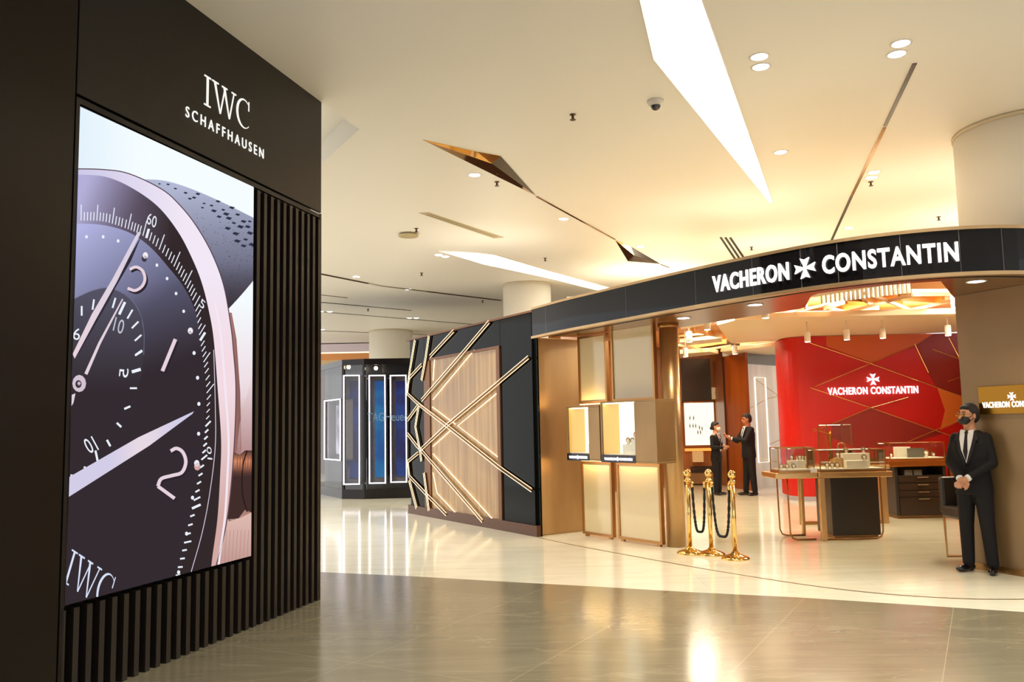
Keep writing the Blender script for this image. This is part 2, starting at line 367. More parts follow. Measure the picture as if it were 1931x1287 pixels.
# ---------------- the advertisement on the screen
scr = thing('led_screen', 'tall lit screen on the black wall showing a close-up of a watch dial', 'screen', LW.P((s0+s1)/2, 0, zb))
mb = MB(); mb.fb(LW, s0, s1, -.11, -.004, zb, zt); mb.build('screen_housing', M_dark, scr)
am = bpy.data.materials.new('screen_picture'); am.use_nodes = True; nt = am.node_tree; nt.nodes.clear()
_o = nt.nodes.new('ShaderNodeOutputMaterial'); _e = nt.nodes.new('ShaderNodeEmission'); _a = nt.nodes.new('ShaderNodeVertexColor'); _a.layer_name = 'Col'
_e.inputs[1].default_value = 1.0; nt.links.new(_a.outputs[0], _e.inputs[0]); nt.links.new(_e.outputs[0], _o.inputs[0])
QUAD = [TL, TR, BR, BL]
def clip(poly, a, b):      # keep the side to the right of a->b in image coords (inside of QUAD, clockwise on screen)
    out = []
    def sd(p): return (b[0]-a[0])*(p[1]-a[1])-(b[1]-a[1])*(p[0]-a[0])
    for i in range(len(poly)):
        p, q = poly[i], poly[(i+1) % len(poly)]; sp, sq = sd(p), sd(q)
        if sp >= 0: out.append(p)
        if (sp >= 0) != (sq >= 0):
            t = sp/(sp-sq); out.append((p[0]+(q[0]-p[0])*t, p[1]+(q[1]-p[1])*t))
    return out
ad_v, ad_f, ad_c = [], [], []
layer = [0]
def lp(c1, c2, t):
    t = max(0, min(1, t)); return tuple(a+(b-a)*t for a, b in zip(c1, c2))
def adpoly(poly, col, grad=False, cell=26):
    for i in range(4): poly = clip(poly, QUAD[i], QUAD[(i+1) % 4])
    if len(poly) < 3: return
    parts = [poly]
    if grad:
        parts = []
        xs = [p[0] for p in poly]; ys = [p[1] for p in poly]
        y = min(ys)
        while y < max(ys):
            row = clip(clip(poly, (0, y), (1, y)), (1, y+cell), (0, y+cell))
            x = min(xs)
            while x < max(xs) and len(row) > 2:
                c = clip(clip(row, (x, 1), (x, 0)), (x+cell, 0), (x+cell, 1))
                if len(c) > 2: parts.append(c)
                x += cell
            y += cell
    w = .0005*layer[0]
    for p in parts:
        o = len(ad_v)
        for q in p: ad_v.append(LW.pt(q[0], q[1], w)); ad_c.append(lin(tuple(max(0, min(255, v)) for v in (col(*q) if callable(col) else col))))
        for t in tessellate_polygon([[Vector((x, y, 0)) for x, y in p]]): ad_f.append(tuple(o+i for i in t))
def nl(): layer[0] += 1
def stroke(pts, wd_, col, grad=False):     # polyline with width (number or list)
    n = len(pts); L, R_ = [], []
    ws = wd_ if isinstance(wd_, (list, tuple)) else [wd_]*n
    for i, p in enumerate(pts):
        a = pts[max(i-1, 0)]; b = pts[min(i+1, n-1)]; dx, dy = b[0]-a[0], b[1]-a[1]; l = math.hypot(dx, dy) or 1
        L.append((p[0]-dy/l*ws[i]/2, p[1]+dx/l*ws[i]/2)); R_.append((p[0]+dy/l*ws[i]/2, p[1]-dx/l*ws[i]/2))
    for i in range(n-1): adpoly([L[i], L[i+1], R_[i+1], R_[i]], col)
def cr(pts, n=6):
    P = [(2*pts[0][0]-pts[1][0], 2*pts[0][1]-pts[1][1])]+pts+[(2*pts[-1][0]-pts[-2][0], 2*pts[-1][1]-pts[-2][1])]; o = []
    for i in range(1, len(P)-2):
        for k in range(n):
            t = k/n; a, b, c, d = P[i-1:i+3]
            o.append(tuple(.5*((2*b[j])+(c[j]-a[j])*t+(2*a[j]-5*b[j]+4*c[j]-d[j])*t*t+(3*b[j]-a[j]-3*c[j]+d[j])*t**3) for j in (0, 1)))
    o.append(pts[-1]); return o
def bgc(x, y):
    a = lp((222, 236, 246), (240, 247, 250), (x-150)/120.)
    if y > 560: a = lp(a, (232, 214, 220), (y-560)/180.)
    if y > 740: a = lp(a, (150, 104, 92), (y-740)/110.)
    if y > 940: a = lp((150, 104, 92), (214, 176, 166), (y-940)/90.)
    return a
adpoly([(100, 180), (500, 180), (500, 1160), (100, 1160)], bgc, True)
nl()   # copper case side, crown
adpoly([(430, 590), (437, 590), (446, 640), (453, 740), (455, 850), (446, 980), (430, 1075), (395, 1075), (420, 900), (430, 760)], lambda x, y: lp((205, 150, 140), (120, 82, 78), (x-410)/50.), True)
adpoly([(452, 800), (480, 690), (480, 850), (445, 860)], lambda x, y: lp((236, 222, 228), (180, 140, 140), (y-700)/150.), True)
nl()
adpoly([(430, 866), (438, 852), (452, 858), (462, 850), (476, 850), (476, 968), (462, 962), (450, 978), (432, 984), (424, 970)], lambda x, y: lp((222, 142, 104), (64, 44, 42), abs(y-872)/22.), True, 10)
adpoly([(426, 980), (452, 978), (476, 966), (476, 1070), (395, 1080)], lambda x, y: lp((216, 180, 170), (190, 150, 142), (y-980)/80.), True)
nl()
for xx in range(448, 476, 5): stroke([(xx, 862), (xx-1, 892)], 1.2, (130, 74, 54))
for xx in range(420, 476, 7): stroke([(xx, 1000), (xx-4, 1068)], .9, (176, 134, 128))
stroke(cr([(466, 850), (458, 880), (457, 930), (466, 966)]), 2.5, (40, 28, 26))
nl()   # leather strap
def strapc(x, y): 
    c = lp((176, 182, 208), (96, 96, 116), (y-350)/180.); return lp(c, (52, 44, 46), (y-500)/90.)
adpoly(cr([(262, 338), (310, 341), (360, 356), (420, 382), (484, 414)])+cr([(484, 520), (474, 534), (452, 560), (428, 586)])+[(415, 540), (380, 470), (330, 400), (290, 360)], strapc, True)
nl()
rr = random.Random(3)
for (bx, by) in [(300, 347), (316, 348), (330, 356), (349, 364), (365, 373), (384, 384), (381, 392), (402, 398), (398, 388), (420, 396), (425, 404), (412, 409), (430, 412), (447, 405), (458, 418), (440, 421), (428, 431), (452, 428), (466, 428), (443, 441), (470, 440), (462, 452), (474, 462), (446, 455), (458, 464), (470, 418), (372, 366), (357, 375), (410, 380), (436, 392)]:
    w_ = rr.uniform(5, 9)*(.6+.6*(by-340)/120.); h_ = w_*.42
    adpoly([(bx-w_*.6, by), (bx-w_*.1, by-h_), (bx+w_, by-h_*.2), (bx+w_*.4, by+h_)], (46, 50, 66))
for _ in range(230):
    bx, by = rr.uniform(340, 478), rr.uniform(400, 560)
    if by > 380+(bx-300)*.25 and by < 580-(bx-420)*1.0 and bx > 318+(by-400)*.55: adpoly([(bx, by), (bx+1.6, by), (bx+1.6, by+1.3), (bx, by+1.3)], lp(strapc(bx, by), (30, 30, 40), .45))
nl()   # bezel ring and the dial inside it
outer_b = cr([(140, 318.5), (196, 320), (244, 328), (305, 357), (339, 387), (370, 426), (400, 479), (422, 539), (435, 613), (440, 660), (445, 740), (440, 866), (428, 982), (408, 1066), (400, 1090)])
inner_b = cr([(140, 329), (196, 333), (244, 352), (296, 388), (335, 436), (362, 487), (381, 535), (394, 587), (403, 640), (411, 740), (417, 830), (415, 900), (410, 980), (400, 1055), (396, 1100)])
def bez(x, y): 
    c = lp((200, 196, 226), (236, 226, 240), (x-150)/200.); c = lp(c, (238, 214, 222), (y-520)/160.); return lp(c, (206, 166, 160), (y-740)/240.)
adpoly(outer_b+inner_b[::-1], bez, True, 18)
nl()
stroke(outer_b, 2.0, (88, 66, 78)); stroke([(p[0]-3.5, p[1]+2) for p in inner_b[12:60]], [1]+[5]*46+[1], (170, 112, 100))
stroke([(p[0]+14, p[1]-3) for p in inner_b[40:84]], 4, (238, 226, 236))
nl()
def flc(x, y):
    c = lp((176, 172, 212), (92, 82, 100), (x-150)/110.+(y-340)/260.-.15); return lp(c, (50, 40, 42), (x-250)/80.+(y-420)/500.)
adpoly(inner_b+[(120, 1150), (120, 330)], flc, True, 18)
nl()
dialb = cr([(130, 421), (149, 422), (196, 425), (244, 439), (283, 466), (318, 505), (348, 544), (370, 592), (381, 650), (386, 740), (384, 820), (374, 900), (362, 980), (344, 1060), (332, 1110)])
def dc(x, y):
    t = (y-430)/250.+(x-150)/330.; c = lp((176, 178, 222), (92, 92, 118), t); return lp(c, (50, 42, 47), (y-560)/170.+(x-200)/500.)
adpoly(dialb+[(110, 1150), (110, 421)], dc, True, 18)
nl()
stroke(cr([(403, 660), (406, 766), (406, 841), (397, 921), (382, 1002), (358, 1088)]), 1.4, (206, 196, 214))
# sub-dial
adpoly(cr([(130, 572), (142, 563), (176, 548), (207, 544), (240, 559), (262, 587), (271, 624), (270, 680), (262, 730), (246, 790), (222, 840), (190, 880), (130, 905)]), lambda x, y: lp((82, 80, 96), (50, 42, 47), (y-560)/180.), True, 18)
stroke(cr([(142, 563), (176, 548), (207, 544), (240, 559), (262, 587), (271, 624), (271, 670)]), 1.6, (110, 110, 135))
nl()
WH = (232, 236, 246); PK = (226, 206, 216)
base_t = cr([(149, 416), (196, 418), (240, 432), (262, 441), (283, 455), (318, 490), (345, 530), (366, 575), (377, 640), (386, 700), (390, 750), (388, 800), (381, 860), (370, 921), (357, 982), (344, 1037), (333, 1080), (325, 1110)], 24)
dirs = [(400, (0, -1)), (432, (.22, -1)), (475, (.35, -.95)), (530, (.45, -.9)), (640, (.52, -.85)), (760, (.62, -.75)), (860, (.72, -.62)), (940, (.85, -.45)), (1037, (.98, -.18)), (1100, (1, 0))]
def tdir(x, y):
    if x < 240 and y < 440: return (.0+.2*(x-150)/90, -1)
    for (a, da), (b, db) in zip(dirs, dirs[1:]):
        if a <= y <= b: t = (y-a)/(b-a); d = (da[0]+(db[0]-da[0])*t, da[1]+(db[1]-da[1])*t); l = math.hypot(*d); return (d[0]/l, d[1]/l)
    return (1, 0)
acc = 0; nxt = 2; ti = 0
for a, b in zip(base_t, base_t[1:]):
    l = math.hypot(b[0]-a[0], b[1]-a[1]); acc += l
    if acc >= nxt:
        x, y = b; d = tdir(x, y); long_ = (ti % 5 == 0); five = (ti-21) % 25 == 0
        L_ = (30 if y < 560 else 22 if y < 760 else 14) if long_ else (16 if y < 600 else 12 if y < 760 else 9)
        if five: L_ = 18
        stroke([(x, y), (x+d[0]*L_, y+d[1]*L_)], 4.5 if five else (1.7 if y < 800 else 3.2), WH)
        ti += 1; nxt = acc+(5.6 if y < 440 else 7.2 if y < 560 else 9.5 if y < 700 else 11.5 if y < 860 else 15.)
Z1 = lambda x, y: (x/2.298, 100+y/2.298)
Z2 = lambda x, y: (x/1.989, 640+y/1.989)
Z5 = lambda x, y: (120+x/3.578, 400+y/3.578)
Z7 = lambda x, y: (120+x/3.138, 740+y/3.138)
def disc(x, y, r, col): adpoly([(x+r*math.cos(2*PI*i/12), y+r*1.25*math.sin(2*PI*i/12)) for i in range(12)], col)
for (x, y) in [(375, 797), (447, 797), (512, 815), (680, 920), (724, 978), (763, 1043), (796, 1120)]: disc(*Z1(x, y), 2.6, WH)
for (x, y) in [(630, 878), (825, 1205)]: disc(Z1(x, y)[0]-2, Z1(x, y)[1]+6, 5, (60, 54, 66)); disc(*Z1(x, y), 5, (240, 232, 240))
for (x, y) in [(728, 52), (741, 145), (746, 243), (745, 355), (722, 595), (700, 730), (670, 875)]: disc(*Z2(x, y), 3, WH)
disc(*Z2(740, 478), 6, (206, 160, 160)); disc(*Z2(738, 466), 5, WH)
for q in [[(122, 635), (122, 700)], [(205, 590), (195, 660)], [(350, 580), (330, 648)], [(465, 660), (430, 720)], [(505, 740), (460, 785)], [(525, 830), (480, 870)], [(530, 940), (482, 970)], [(495, 1190), (447, 1190)]]: stroke([Z5(*p) for p in q], 3.4, WH)
stroke([Z5(414, 608), Z5(375, 692)], 5, WH); stroke([Z5(520, 1062), Z5(460, 1080)], 6, WH)
for q in [[(533, 42), (508, 60)], [(489, 252), (466, 262)], [(455, 330), (438, 314)], [(414, 402), (401, 378)], [(368, 466), (358, 418)], [(322, 500), (317, 478)], [(270, 530), (268, 508)]]:
    stroke([Z2(*p) for p in q] if q[0][1] != 42 else [Z2(*p) for p in q], 4, WH)
# numerals
num = lambda pts, w_, c=PK: stroke(cr(pts, 5), w_, c)
nl()
def numeral(pts, w_):
    num([(x+3, y+4) for x, y in pts], w_, (44, 36, 44)); 
    nl(); num(pts, w_, PK); layer[0] -= 1
numeral([Z1(*p) for p in [(562, 938), (590, 928), (618, 945), (628, 980), (615, 1012), (585, 1030), (553, 1020)]], 5.5)
numeral([Z2(*p) for p in [(640, 420), (662, 410), (686, 425), (697, 462), (682, 500), (645, 512), (605, 524), (592, 552)]], 6.5)
numeral([Z2(*p) for p in [(592, 552), (655, 598)]], 6.5)
numeral([Z2(*p) for p in [(658, 0), (609, 120)]], 7)
def adtext(s, o_, ax, ay, col, bold=0.):
    vs, fs = textgeo(s, bold)
    for f in fs: adpoly([(o_[0]+ax[0]*vs[i].x+ay[0]*vs[i].y, o_[1]+ax[1]*vs[i].x+ay[1]*vs[i].y) for i in f], col)
adtext('60', Z1(634, 738), (17, 10), (4, -21), WH)
adtext('5', Z1(862, 1095), (8, 8), (5, -14), WH)
adtext('10', Z7(880, 400), (-2, -24), (-9, -1), WH)
adtext('5', Z5(440, 1060), (-2, 17), (-17, -2), WH)
adtext('10', Z5(330, 800), (18, 8), (6, -26), (190, 190, 205))
adtext('10', Z2(372, 415), (-26, -20)if 0 else (-18, 8), (-14, -26), WH)
adtext('6', Z5(60, 860), (13, 2), (3, -22), WH)
for P_ in iwc_polys():
    adpoly([(118+x*33+y*18, 1098+x*22-y*62) for x, y in P_], (214, 222, 244))
# hands
nl()
adpoly([Z5(*p) for p in [(530, 150), (455, 330), (345, 520), (300, 610), (100, 960), (85, 935)]], (50, 44, 56))
nl()
adpoly([Z5(500, 135), Z5(522, 140), Z5(360, 470), Z5(215, 730), Z5(75, 990), Z5(60, 960), Z5(190, 690), Z5(330, 450)], lambda x, y: lp((212, 204, 222), (228, 206, 214), (y-430)/250.), True)
adpoly([Z5(395, 585), Z5(402, 590), Z5(250, 890), Z5(160, 1100), Z5(140, 1090), Z5(235, 880)], (222, 206, 216))
disc(*Z5(105, 1158), 13, (206, 190, 204)); 
adpoly([Z5(80, 1225), Z5(66, 1290), Z5(40, 1330), Z5(40, 1240)], (222, 206, 216))
adpoly([Z2(727, 271), Z2(722, 280), Z2(560, 400), Z2(258, 592), Z2(255, 520), Z2(520, 368)], lambda x, y: lp((230, 214, 222), (206, 200, 226), abs(x-270)/60.), True)
nl(); disc(*Z5(100, 1162), 6, (60, 50, 60)); disc(*Z5(104, 1158), 3, (230, 220, 232))
me = bpy.data.meshes.new('screen_image'); me.from_pydata(ad_v, [], ad_f)
so = bpy.data.objects.new('screen_image', me); COL.objects.link(so); so.parent = scr
me.transform(Matrix.Translation(-scr.location)); me.materials.append(am)
ca = me.color_attributes.new('Col', 'FLOAT_COLOR', 'POINT')
for i, c in enumerate(ad_c): ca.data[i].color = (*c, 1)
# ---------------- sign on the header
M_white = emis('white_lit', (255, 250, 240), 1.0)
us = LW.hit(385, 146)[0]; ue = LW.hit(469, 235)[0]; zi0 = LW.hit(385, 200)[1]; zi1 = LW.hit(386, 143)[1]
sign = thing('wall_sign', 'white lit lettering IWC SCHAFFHAUSEN on the black wall above the screen', 'sign', LW.P((us+ue)/2, 0, zi0-.4))
mb = MB(); zi0 = (LW.hit(387, 201)[1]+LW.hit(463, 241)[1])/2; zi1 = (LW.hit(387, 143)[1]+LW.hit(465, 190)[1])/2; hh = zi1-zi0
for P_ in iwc_polys(): polymb(mb, P_, lambda a, b, c: LW.P(us+(ue-us)*a/2.49, .001+c, zi0+hh*b), .004)
mb.build('lettering', M_white, sign)
ua = LW.hit(349, 215)[0]; ub = LW.hit(496, 290)[0]; zj0 = (LW.hit(352, 222)[1]+LW.hit(495, 299)[1])/2; zj1 = (LW.hit(352, 204)[1]+LW.hit(495, 279)[1])/2
mb = MB(); textmb(mb, 'SCHAFFHAUSEN', lambda v: LW.P(ua+(ub-ua)*v.x, .006+v.z, zj0+(zj1-zj0)*v.y), .0, .003, 1.5)
mb.build('lettering', M_white, sign)
# ============================================================ CEILING FITTINGS
M_panel = emis('light_panel', (255, 250, 236), 2.6)
def ceilpoly(name, pts, m, t=.01, lift=.0):
    P3 = [at(x, y, CEIL-t) for x, y in pts]
    mb = MB(); mb.prism([(p.x, p.y) for p in P3], CEIL-t, CEIL+.0)
    return mb.build(name, m)
def light_shape(pts, lab):
    P3 = [at(x, y, CEIL-.012) for x, y in pts]; c = sum(P3, Vector())/len(P3)
    t = thing('ceiling_light', lab, 'light', (c.x, c.y, CEIL-.02), 0, 'angular light panels in the ceiling')
    mb = MB(); mb.prism([(p.x, p.y) for p in P3], CEIL-.012, CEIL); mb.build('diffuser', M_panel, t)
    mb = MB(); mb.tube([Vector((p.x, p.y, CEIL-.008)) for p in P3], .008, 4, closed=True); mb.build('frame', mat('white_trim', (240, 232, 215), .5), t)
light_shape([(1205, -4), (1232, 112), (1452, 384), (1457, 380), (1322, -4), (1270, -170), (1180, -170)], 'big white diamond light panel crossing the ceiling above the red-walled shop')
light_shape([(829, 474), (933, 481), (1030, 510), (1168, 548), (1130, 549), (1030, 524), (912, 499)], 'long narrow white light panel in the ceiling left of the watch shop sign')
M_gold = mat('gold_mirror', (225, 170, 95), .06, 1.)
M_gold2 = mat('bronze_mirror', (150, 105, 60), .1, 1.)
M_slot = mat('slot_dark', (40, 30, 22), .3, .6)
def recess(pts, ap, lab):        # faceted mirror pyramid hanging a little under the ceiling
    P3 = [at(x, y, CEIL-.005) for x, y in pts]; c = sum(P3, Vector())/len(P3)
    t = thing('mirror_inlay', lab, 'ceiling inlay', (c.x, c.y, CEIL-.1), 0, 'gold mirror diamonds in the ceiling')
    A = at(*ap, CEIL-.07); n = len(P3)
    for i in range(n):
        mb = MB(); a, b = P3[i], P3[(i+1) % n]; up = Vector((0, 0, .004))
        mb.add([a, b, A, a+up, b+up, A+up], [(0, 2, 1), (3, 4, 5), (0, 1, 4, 3), (1, 2, 5, 4), (2, 0, 3, 5)]); mb.build('facet', [M_gold, M_gold2, M_slot, M_gold][i % 4], t, fixn=True)
recess([(797, 264), (900, 287), (944, 295), (1010, 369)], (928, 309), 'big gold mirrored diamond with a long tail set in the ceiling')
recess([(1160, 453), (1184, 493), (1245, 498), (1190, 466)], (1196, 482), 'small gold mirrored diamond in the ceiling over the shop sign')
def slot(pts, w_, lab, m=M_slot):
    P3 = [at(x, y, CEIL-.004) for x, y in pts]; mb = MB()
    for a, b in zip(P3, P3[1:]):
        d = (b-a).normalized(); n = Vector((-d.y, d.x, 0))*w_/2
        mb.prism([((a-n).x, (a-n).y), ((b-n).x, (b-n).y), ((b+n).x, (b+n).y), ((a+n).x, (a+n).y)], CEIL-.008, CEIL)
    o = mb.build('ceiling_slot', m); tag(o, lab, 'ceiling slot', 'thin mirrored slots in the ceiling'); return o
slot([(1012, 371), (1160, 452)], .03, 'thin bronze slot joining the two gold diamonds in the ceiling', M_gold2)
slot([(1246, 499), (1262, 505)], .03, 'short bronze slot running on from the small gold diamond', M_gold2)
slot([(1725, 120), (1669, 238)], .04, 'dark upper length of the straight slot at the right of the ceiling')
slot([(1668, 241), (1606, 370)], .04, 'pale middle length of the straight slot at the right of the ceiling', M_gold2)
slot([(1606, 370), (1566, 458)], .04, 'dark lower length of the straight slot above the shop sign')
o = slot([(600, 516), (720, 540), (945, 567)], .10, 'broad mirrored slot crossing the ceiling at the left above the side panel wall', mat('slot_mirror', (120, 105, 80), .08, 1.))
slot([(600, 570), (775, 586)], .07, 'dark slot in the far ceiling, second from the broad one')
slot([(600, 588), (890, 612)], .06, 'long slot in the far ceiling with pairs of lights along it')
slot([(600, 624), (830, 633)], .08, 'farthest slot in the ceiling near the back wall')
slot([(600, 556), (655, 562)], .04, 'short thin slot in the far ceiling beside the black wall', M_gold2)
# linear air outlet and grille
def strip_vent(pts, lab):
    P3 = [at(x, y, CEIL-.004) for x, y in pts]; c = sum(P3, Vector())/len(P3); t = thing('air_vent', lab, 'vent', (c.x, c.y, CEIL-.02))
    mb = MB(); mb.prism([(p.x, p.y) for p in P3], CEIL-.006, CEIL); mb.build('frame', mat('vent_beige', (196, 178, 140), .5), t)
    a = (P3[0]+P3[3])/2; b = (P3[1]+P3[2])/2; d = (b-a); mb = MB(); a = a+d*.05; b = b-d*.05; d.normalize(); n = Vector((-d.y, d.x, 0))
    for s_ in (-.03, .03):
        q = [a+n*(s_-.008), b+n*(s_-.008), b+n*(s_+.008), a+n*(s_+.008)]; mb.prism([(p.x, p.y) for p in q], CEIL-.009, CEIL-.004)
    mb.build('gap', mat('vent_gap', (130, 112, 80), .6), t)
strip_vent([(790, 402), (932, 450), (950, 448), (808, 401)], 'long beige air slot with two gaps in the ceiling left of centre')
t_ = at(1375, 468, CEIL); vt = thing('air_grille', 'dark three-slot air grille in the ceiling just above the shop sign', 'vent', (t_.x, t_.y, CEIL-.02))
for k in range(3):
    P3 = [at(x, y, CEIL-.004) for x, y in [(1357+k*9, 448+k*.5), (1385+k*9, 490), (1389+k*9, 490), (1361+k*9, 448)]]
    mb = MB(); mb.prism([(p.x, p.y) for p in P3], CEIL-.008, CEIL); mb.build('slot', M_dark, vt)
# downlights
M_lamp = emis('lamp_white', (255, 240, 235), 14.)
_first = None
def downlight(x, y, lab, power=70, r=.075, zc=None, grp='round ceiling downlights', ang=110, col=(255, 251, 240)):
    global _first
    zc = zc or CEIL; p = at(x, y, zc)
    if _first is None:
        t = thing('downlight', lab, 'light', (p.x, p.y, zc), 0, grp)
        mb = MB(); mb.lathe([(r, -.004), (r+.018, -.006), (r+.02, 0), (r, 0)], (0, 0, 0), 20); mb.v = [v+t.location for v in mb.v]; mb.build('rim', mat('rim_white', (240, 230, 215), .4), t)
        mb = MB(); mb.lathe([(r, -.004), (r*.5, -.007)], (0, 0, 0), 20); mb.v = [v+t.location for v in mb.v]; mb.build('lamp_face', M_lamp, t)
        _first = t
    else: t = dup(_first, (p.x, p.y, zc), label=lab); t['group'] = grp; t.name = 'downlight'
    if power: spot(p.x, p.y, zc-.02, power, ang, col)
for x, y, lab in [(1432, 107, 'upper lamp of the pair of downlights right of the big white diamond'), (1435, 126, 'lower lamp of the pair of downlights right of the big white diamond'),
                  (1699, 82, 'upper lamp of the downlight pair above the dark ceiling slot'), (1691, 102, 'lower lamp of the downlight pair above the dark ceiling slot'),
                  (1472, 287, 'single faint downlight right of the tip of the big white diamond'), (1648, 325, 'upper lamp of the small pair beside the straight ceiling slot'), (1643, 335, 'lower lamp of the small pair beside the straight ceiling slot'),
                  (1601, 430, 'small downlight close above the first letters of the second sign word'), (1208, 465, 'small downlight above the small gold diamond'), (1254, 508, 'small downlight just over the left end of the shop sign'),
                  (895, 330, 'downlight under the tail of the big gold diamond'), (1063, 413, 'faint downlight left of the bronze slot between the diamonds'),
                  (827, 481, 'left lamp of the pair at the tip of the narrow light panel'), (840, 484, 'right lamp of the pair at the tip of the narrow light panel')]:
    downlight(x, y, lab, 190)
for x, y, lab in [(605, 588, 'left far lamp of the pair by the black wall'), (622, 588, 'right far lamp of the pair by the black wall'), (772, 600, 'left lamp of the far middle pair above the side panel wall'), (785, 600, 'right lamp of the far middle pair above the side panel wall'),
                  (737, 627, 'left lamp of the farthest pair above the lit kiosk'), (748, 628, 'right lamp of the farthest pair above the lit kiosk'), (608, 622, 'farthest single lamp at the left beside the black wall'), (672, 522, 'lamp at the upper edge of the broad mirrored slot'), (770, 546, 'lamp under the middle of the broad mirrored slot')]:
    downlight(x, y, lab, 190)
# sprinklers
_sp = None
for x, y, lab in [(1080, 216, 'sprinkler in the ceiling left of the dome camera'), (937, 343, 'sprinkler below the big gold diamond'), (795, 515, 'sprinkler between the narrow light panel and the broad slot'), (1642, 343, 'sprinkler under the small pair of downlights'),
                  (1770, 409, 'sprinkler above the last letters of the sign'), (1028, 487, 'sprinkler above the narrow light panel'), (1417, 466, 'sprinkler right of the dark air grille'), (694, 583, 'sprinkler between the far slots'), (910, 567, 'sprinkler near the end of the broad slot'), (785, 431, 'sprinkler beside the round ceiling disc')]:
    p = at(x, y, CEIL)
    if _sp is None:
        _sp = thing('sprinkler', lab, 'sprinkler', p, 0, 'ceiling sprinklers')
        mb = MB(); mb.lathe([(.035, 0), (.035, -.006), (.012, -.012), (.009, -.05)][::-1], p, 12); mb.build('body', mat('sprinkler_steel', (95, 75, 50), .35, .8), _sp)
        mb = MB(); mb.lathe([(.03, -.062), (.034, -.058), (.005, -.05)], p, 12); mb.box(p.x-.014, p.x-.01, p.y-.003, p.y+.003, p.z-.06, p.z-.02); mb.box(p.x+.01, p.x+.014, p.y-.003, p.y+.003, p.z-.06, p.z-.02); mb.build('deflector', mat('sprinkler_steel'), _sp)
    else: dup(_sp, p, label=lab)
p = at(770, 441, CEIL); t = thing('ceiling_speaker', 'flat round beige disc hanging under the ceiling left of centre', 'speaker', p)
mb = MB(); mb.lathe([(.16, -.05), (.17, -.045), (.17, -.03), (.15, -.02)], p, 32); mb.build('disc', mat('disc_beige', (190, 172, 128), .5), t)
mb = MB(); mb.lathe([(.03, -.03), (.03, 0)], p, 12); mb.build('stem', mat('disc_beige'), t)
p = at(1236, 190, CEIL); t = thing('dome_camera', 'white dome camera with a dark glass eye on the ceiling left of the diamond light', 'camera', p)
mb = MB(); mb.lathe([(.055, -.055), (.075, -.04), (.085, -.02), (.085, 0)], p, 32); mb.build('housing', mat('cam_white', (215, 205, 190), .35), t)
mb = MB(); mb.ell(p+Vector((0, 0, -.055)), (.05, .05, .048), 16); g = mb.build('dome', mat('cam_glass', (30, 26, 24), .05), t)
mb = MB(); mb.ell(p+Vector((0, -.03, -.08)), (.02, .02, .02), 10); mb.build('lens', mat('cam_lens', (90, 80, 70), .1, .6), t)
column(CM, .56, 'round cream column rising behind the side panel wall near the narrow light')
column(CR_, .76, 'wide round cream column at the right edge behind the shop sign', 3.35)
cl = at(672, 640, 4.2); column((-4.1, 28.5), .72, 'far round column standing behind the lit kiosk')
# far shop fronts seen over the kiosk
for (xa, xb, lab) in [(-9.5, -5.2, 'far shop front with orange and white bands left of the far column'), (-3.2, 4.5, 'far shop front with orange and white bands right of the far column')]:
    t = thing('far_shopfront', lab, 'shopfront', ((xa+xb)/2, 32, 0))
    for (z0, z1, m, nm) in [(0, 3.9, mat('far_glass', (90, 60, 40), .3), 'shop_window'), (3.9, 4.25, mat('far_beige', (215, 180, 130), .5), 'lower_band'), (4.25, 4.5, mat('far_orange', (225, 150, 80), .5), 'orange_band'), (4.5, 4.55, emis('far_white', (255, 225, 190), 1.6), 'light_line'), (4.55, 4.86, mat('far_lilac', (215, 200, 205), .4), 'upper_band')]:
        mb = MB(); mb.box(xa, xb, 32, 32.4, z0, z1); mb.build(nm, m, t)
# ============================================================ LIT KIOSK (far left)
K0 = (-5.75, 23.2); K1 = (-4.06, 20.15); K2 = (-3.5, 19.95); K3 = (-.6, 20.15)
M_kd = mat('kiosk_dark', (30, 24, 24), .15, .3); M_kg = mat('kiosk_glass', (34, 26, 40), .06, .0, spec=.8)
kk = thing('watch_kiosk', 'far dark glass watch kiosk with tall white-lit blue windows', 'kiosk', (-2.6, 21, 0))
foot = [K0, K1, K2, K3, (-.6, 23.5)]
def inset(d): 
    c = Vector((-2.6, 21.8)); return [tuple(Vector(p)+(c-Vector(p)).normalized()*d) for p in foot]
mb = MB(); mb.prism(foot, 0, .22); mb.build('plinth', M_kd, kk)
mb = MB(); mb.prism(foot, 3.13, 3.27); mb.build('top_band', M_kd, kk)
mb = MB(); mb.prism(inset(.75), .22, 3.13); mb.build('inner_core', mat('kiosk_core', (42, 32, 36), .25, .2), kk)
FK = [Fr(K0, K1), Fr(K1, K2), Fr(K2, K3)]
for F in FK:
    mb = MB(); mb.fb(F, .02, F.L-.02, -.03, -.018, .22, 3.13); mb.build('glass_pane', GL, kk)
for F, u in [(FK[0], 0.02), (FK[1], 0.0), (FK[1], FK[1].L-.04), (FK[2], 1.3), (FK[2], 2.6)]:
    mb = MB(); mb.fb(F, u, u+.055, -.06, .004, .22, 3.13); mb.build('mullion', M_kd, kk)
M_led = emis('led_white', (250, 242, 255), 4.)
FB = Fr((K1[0], K1[1]+.0), (K3[0], K3[1]-.15))
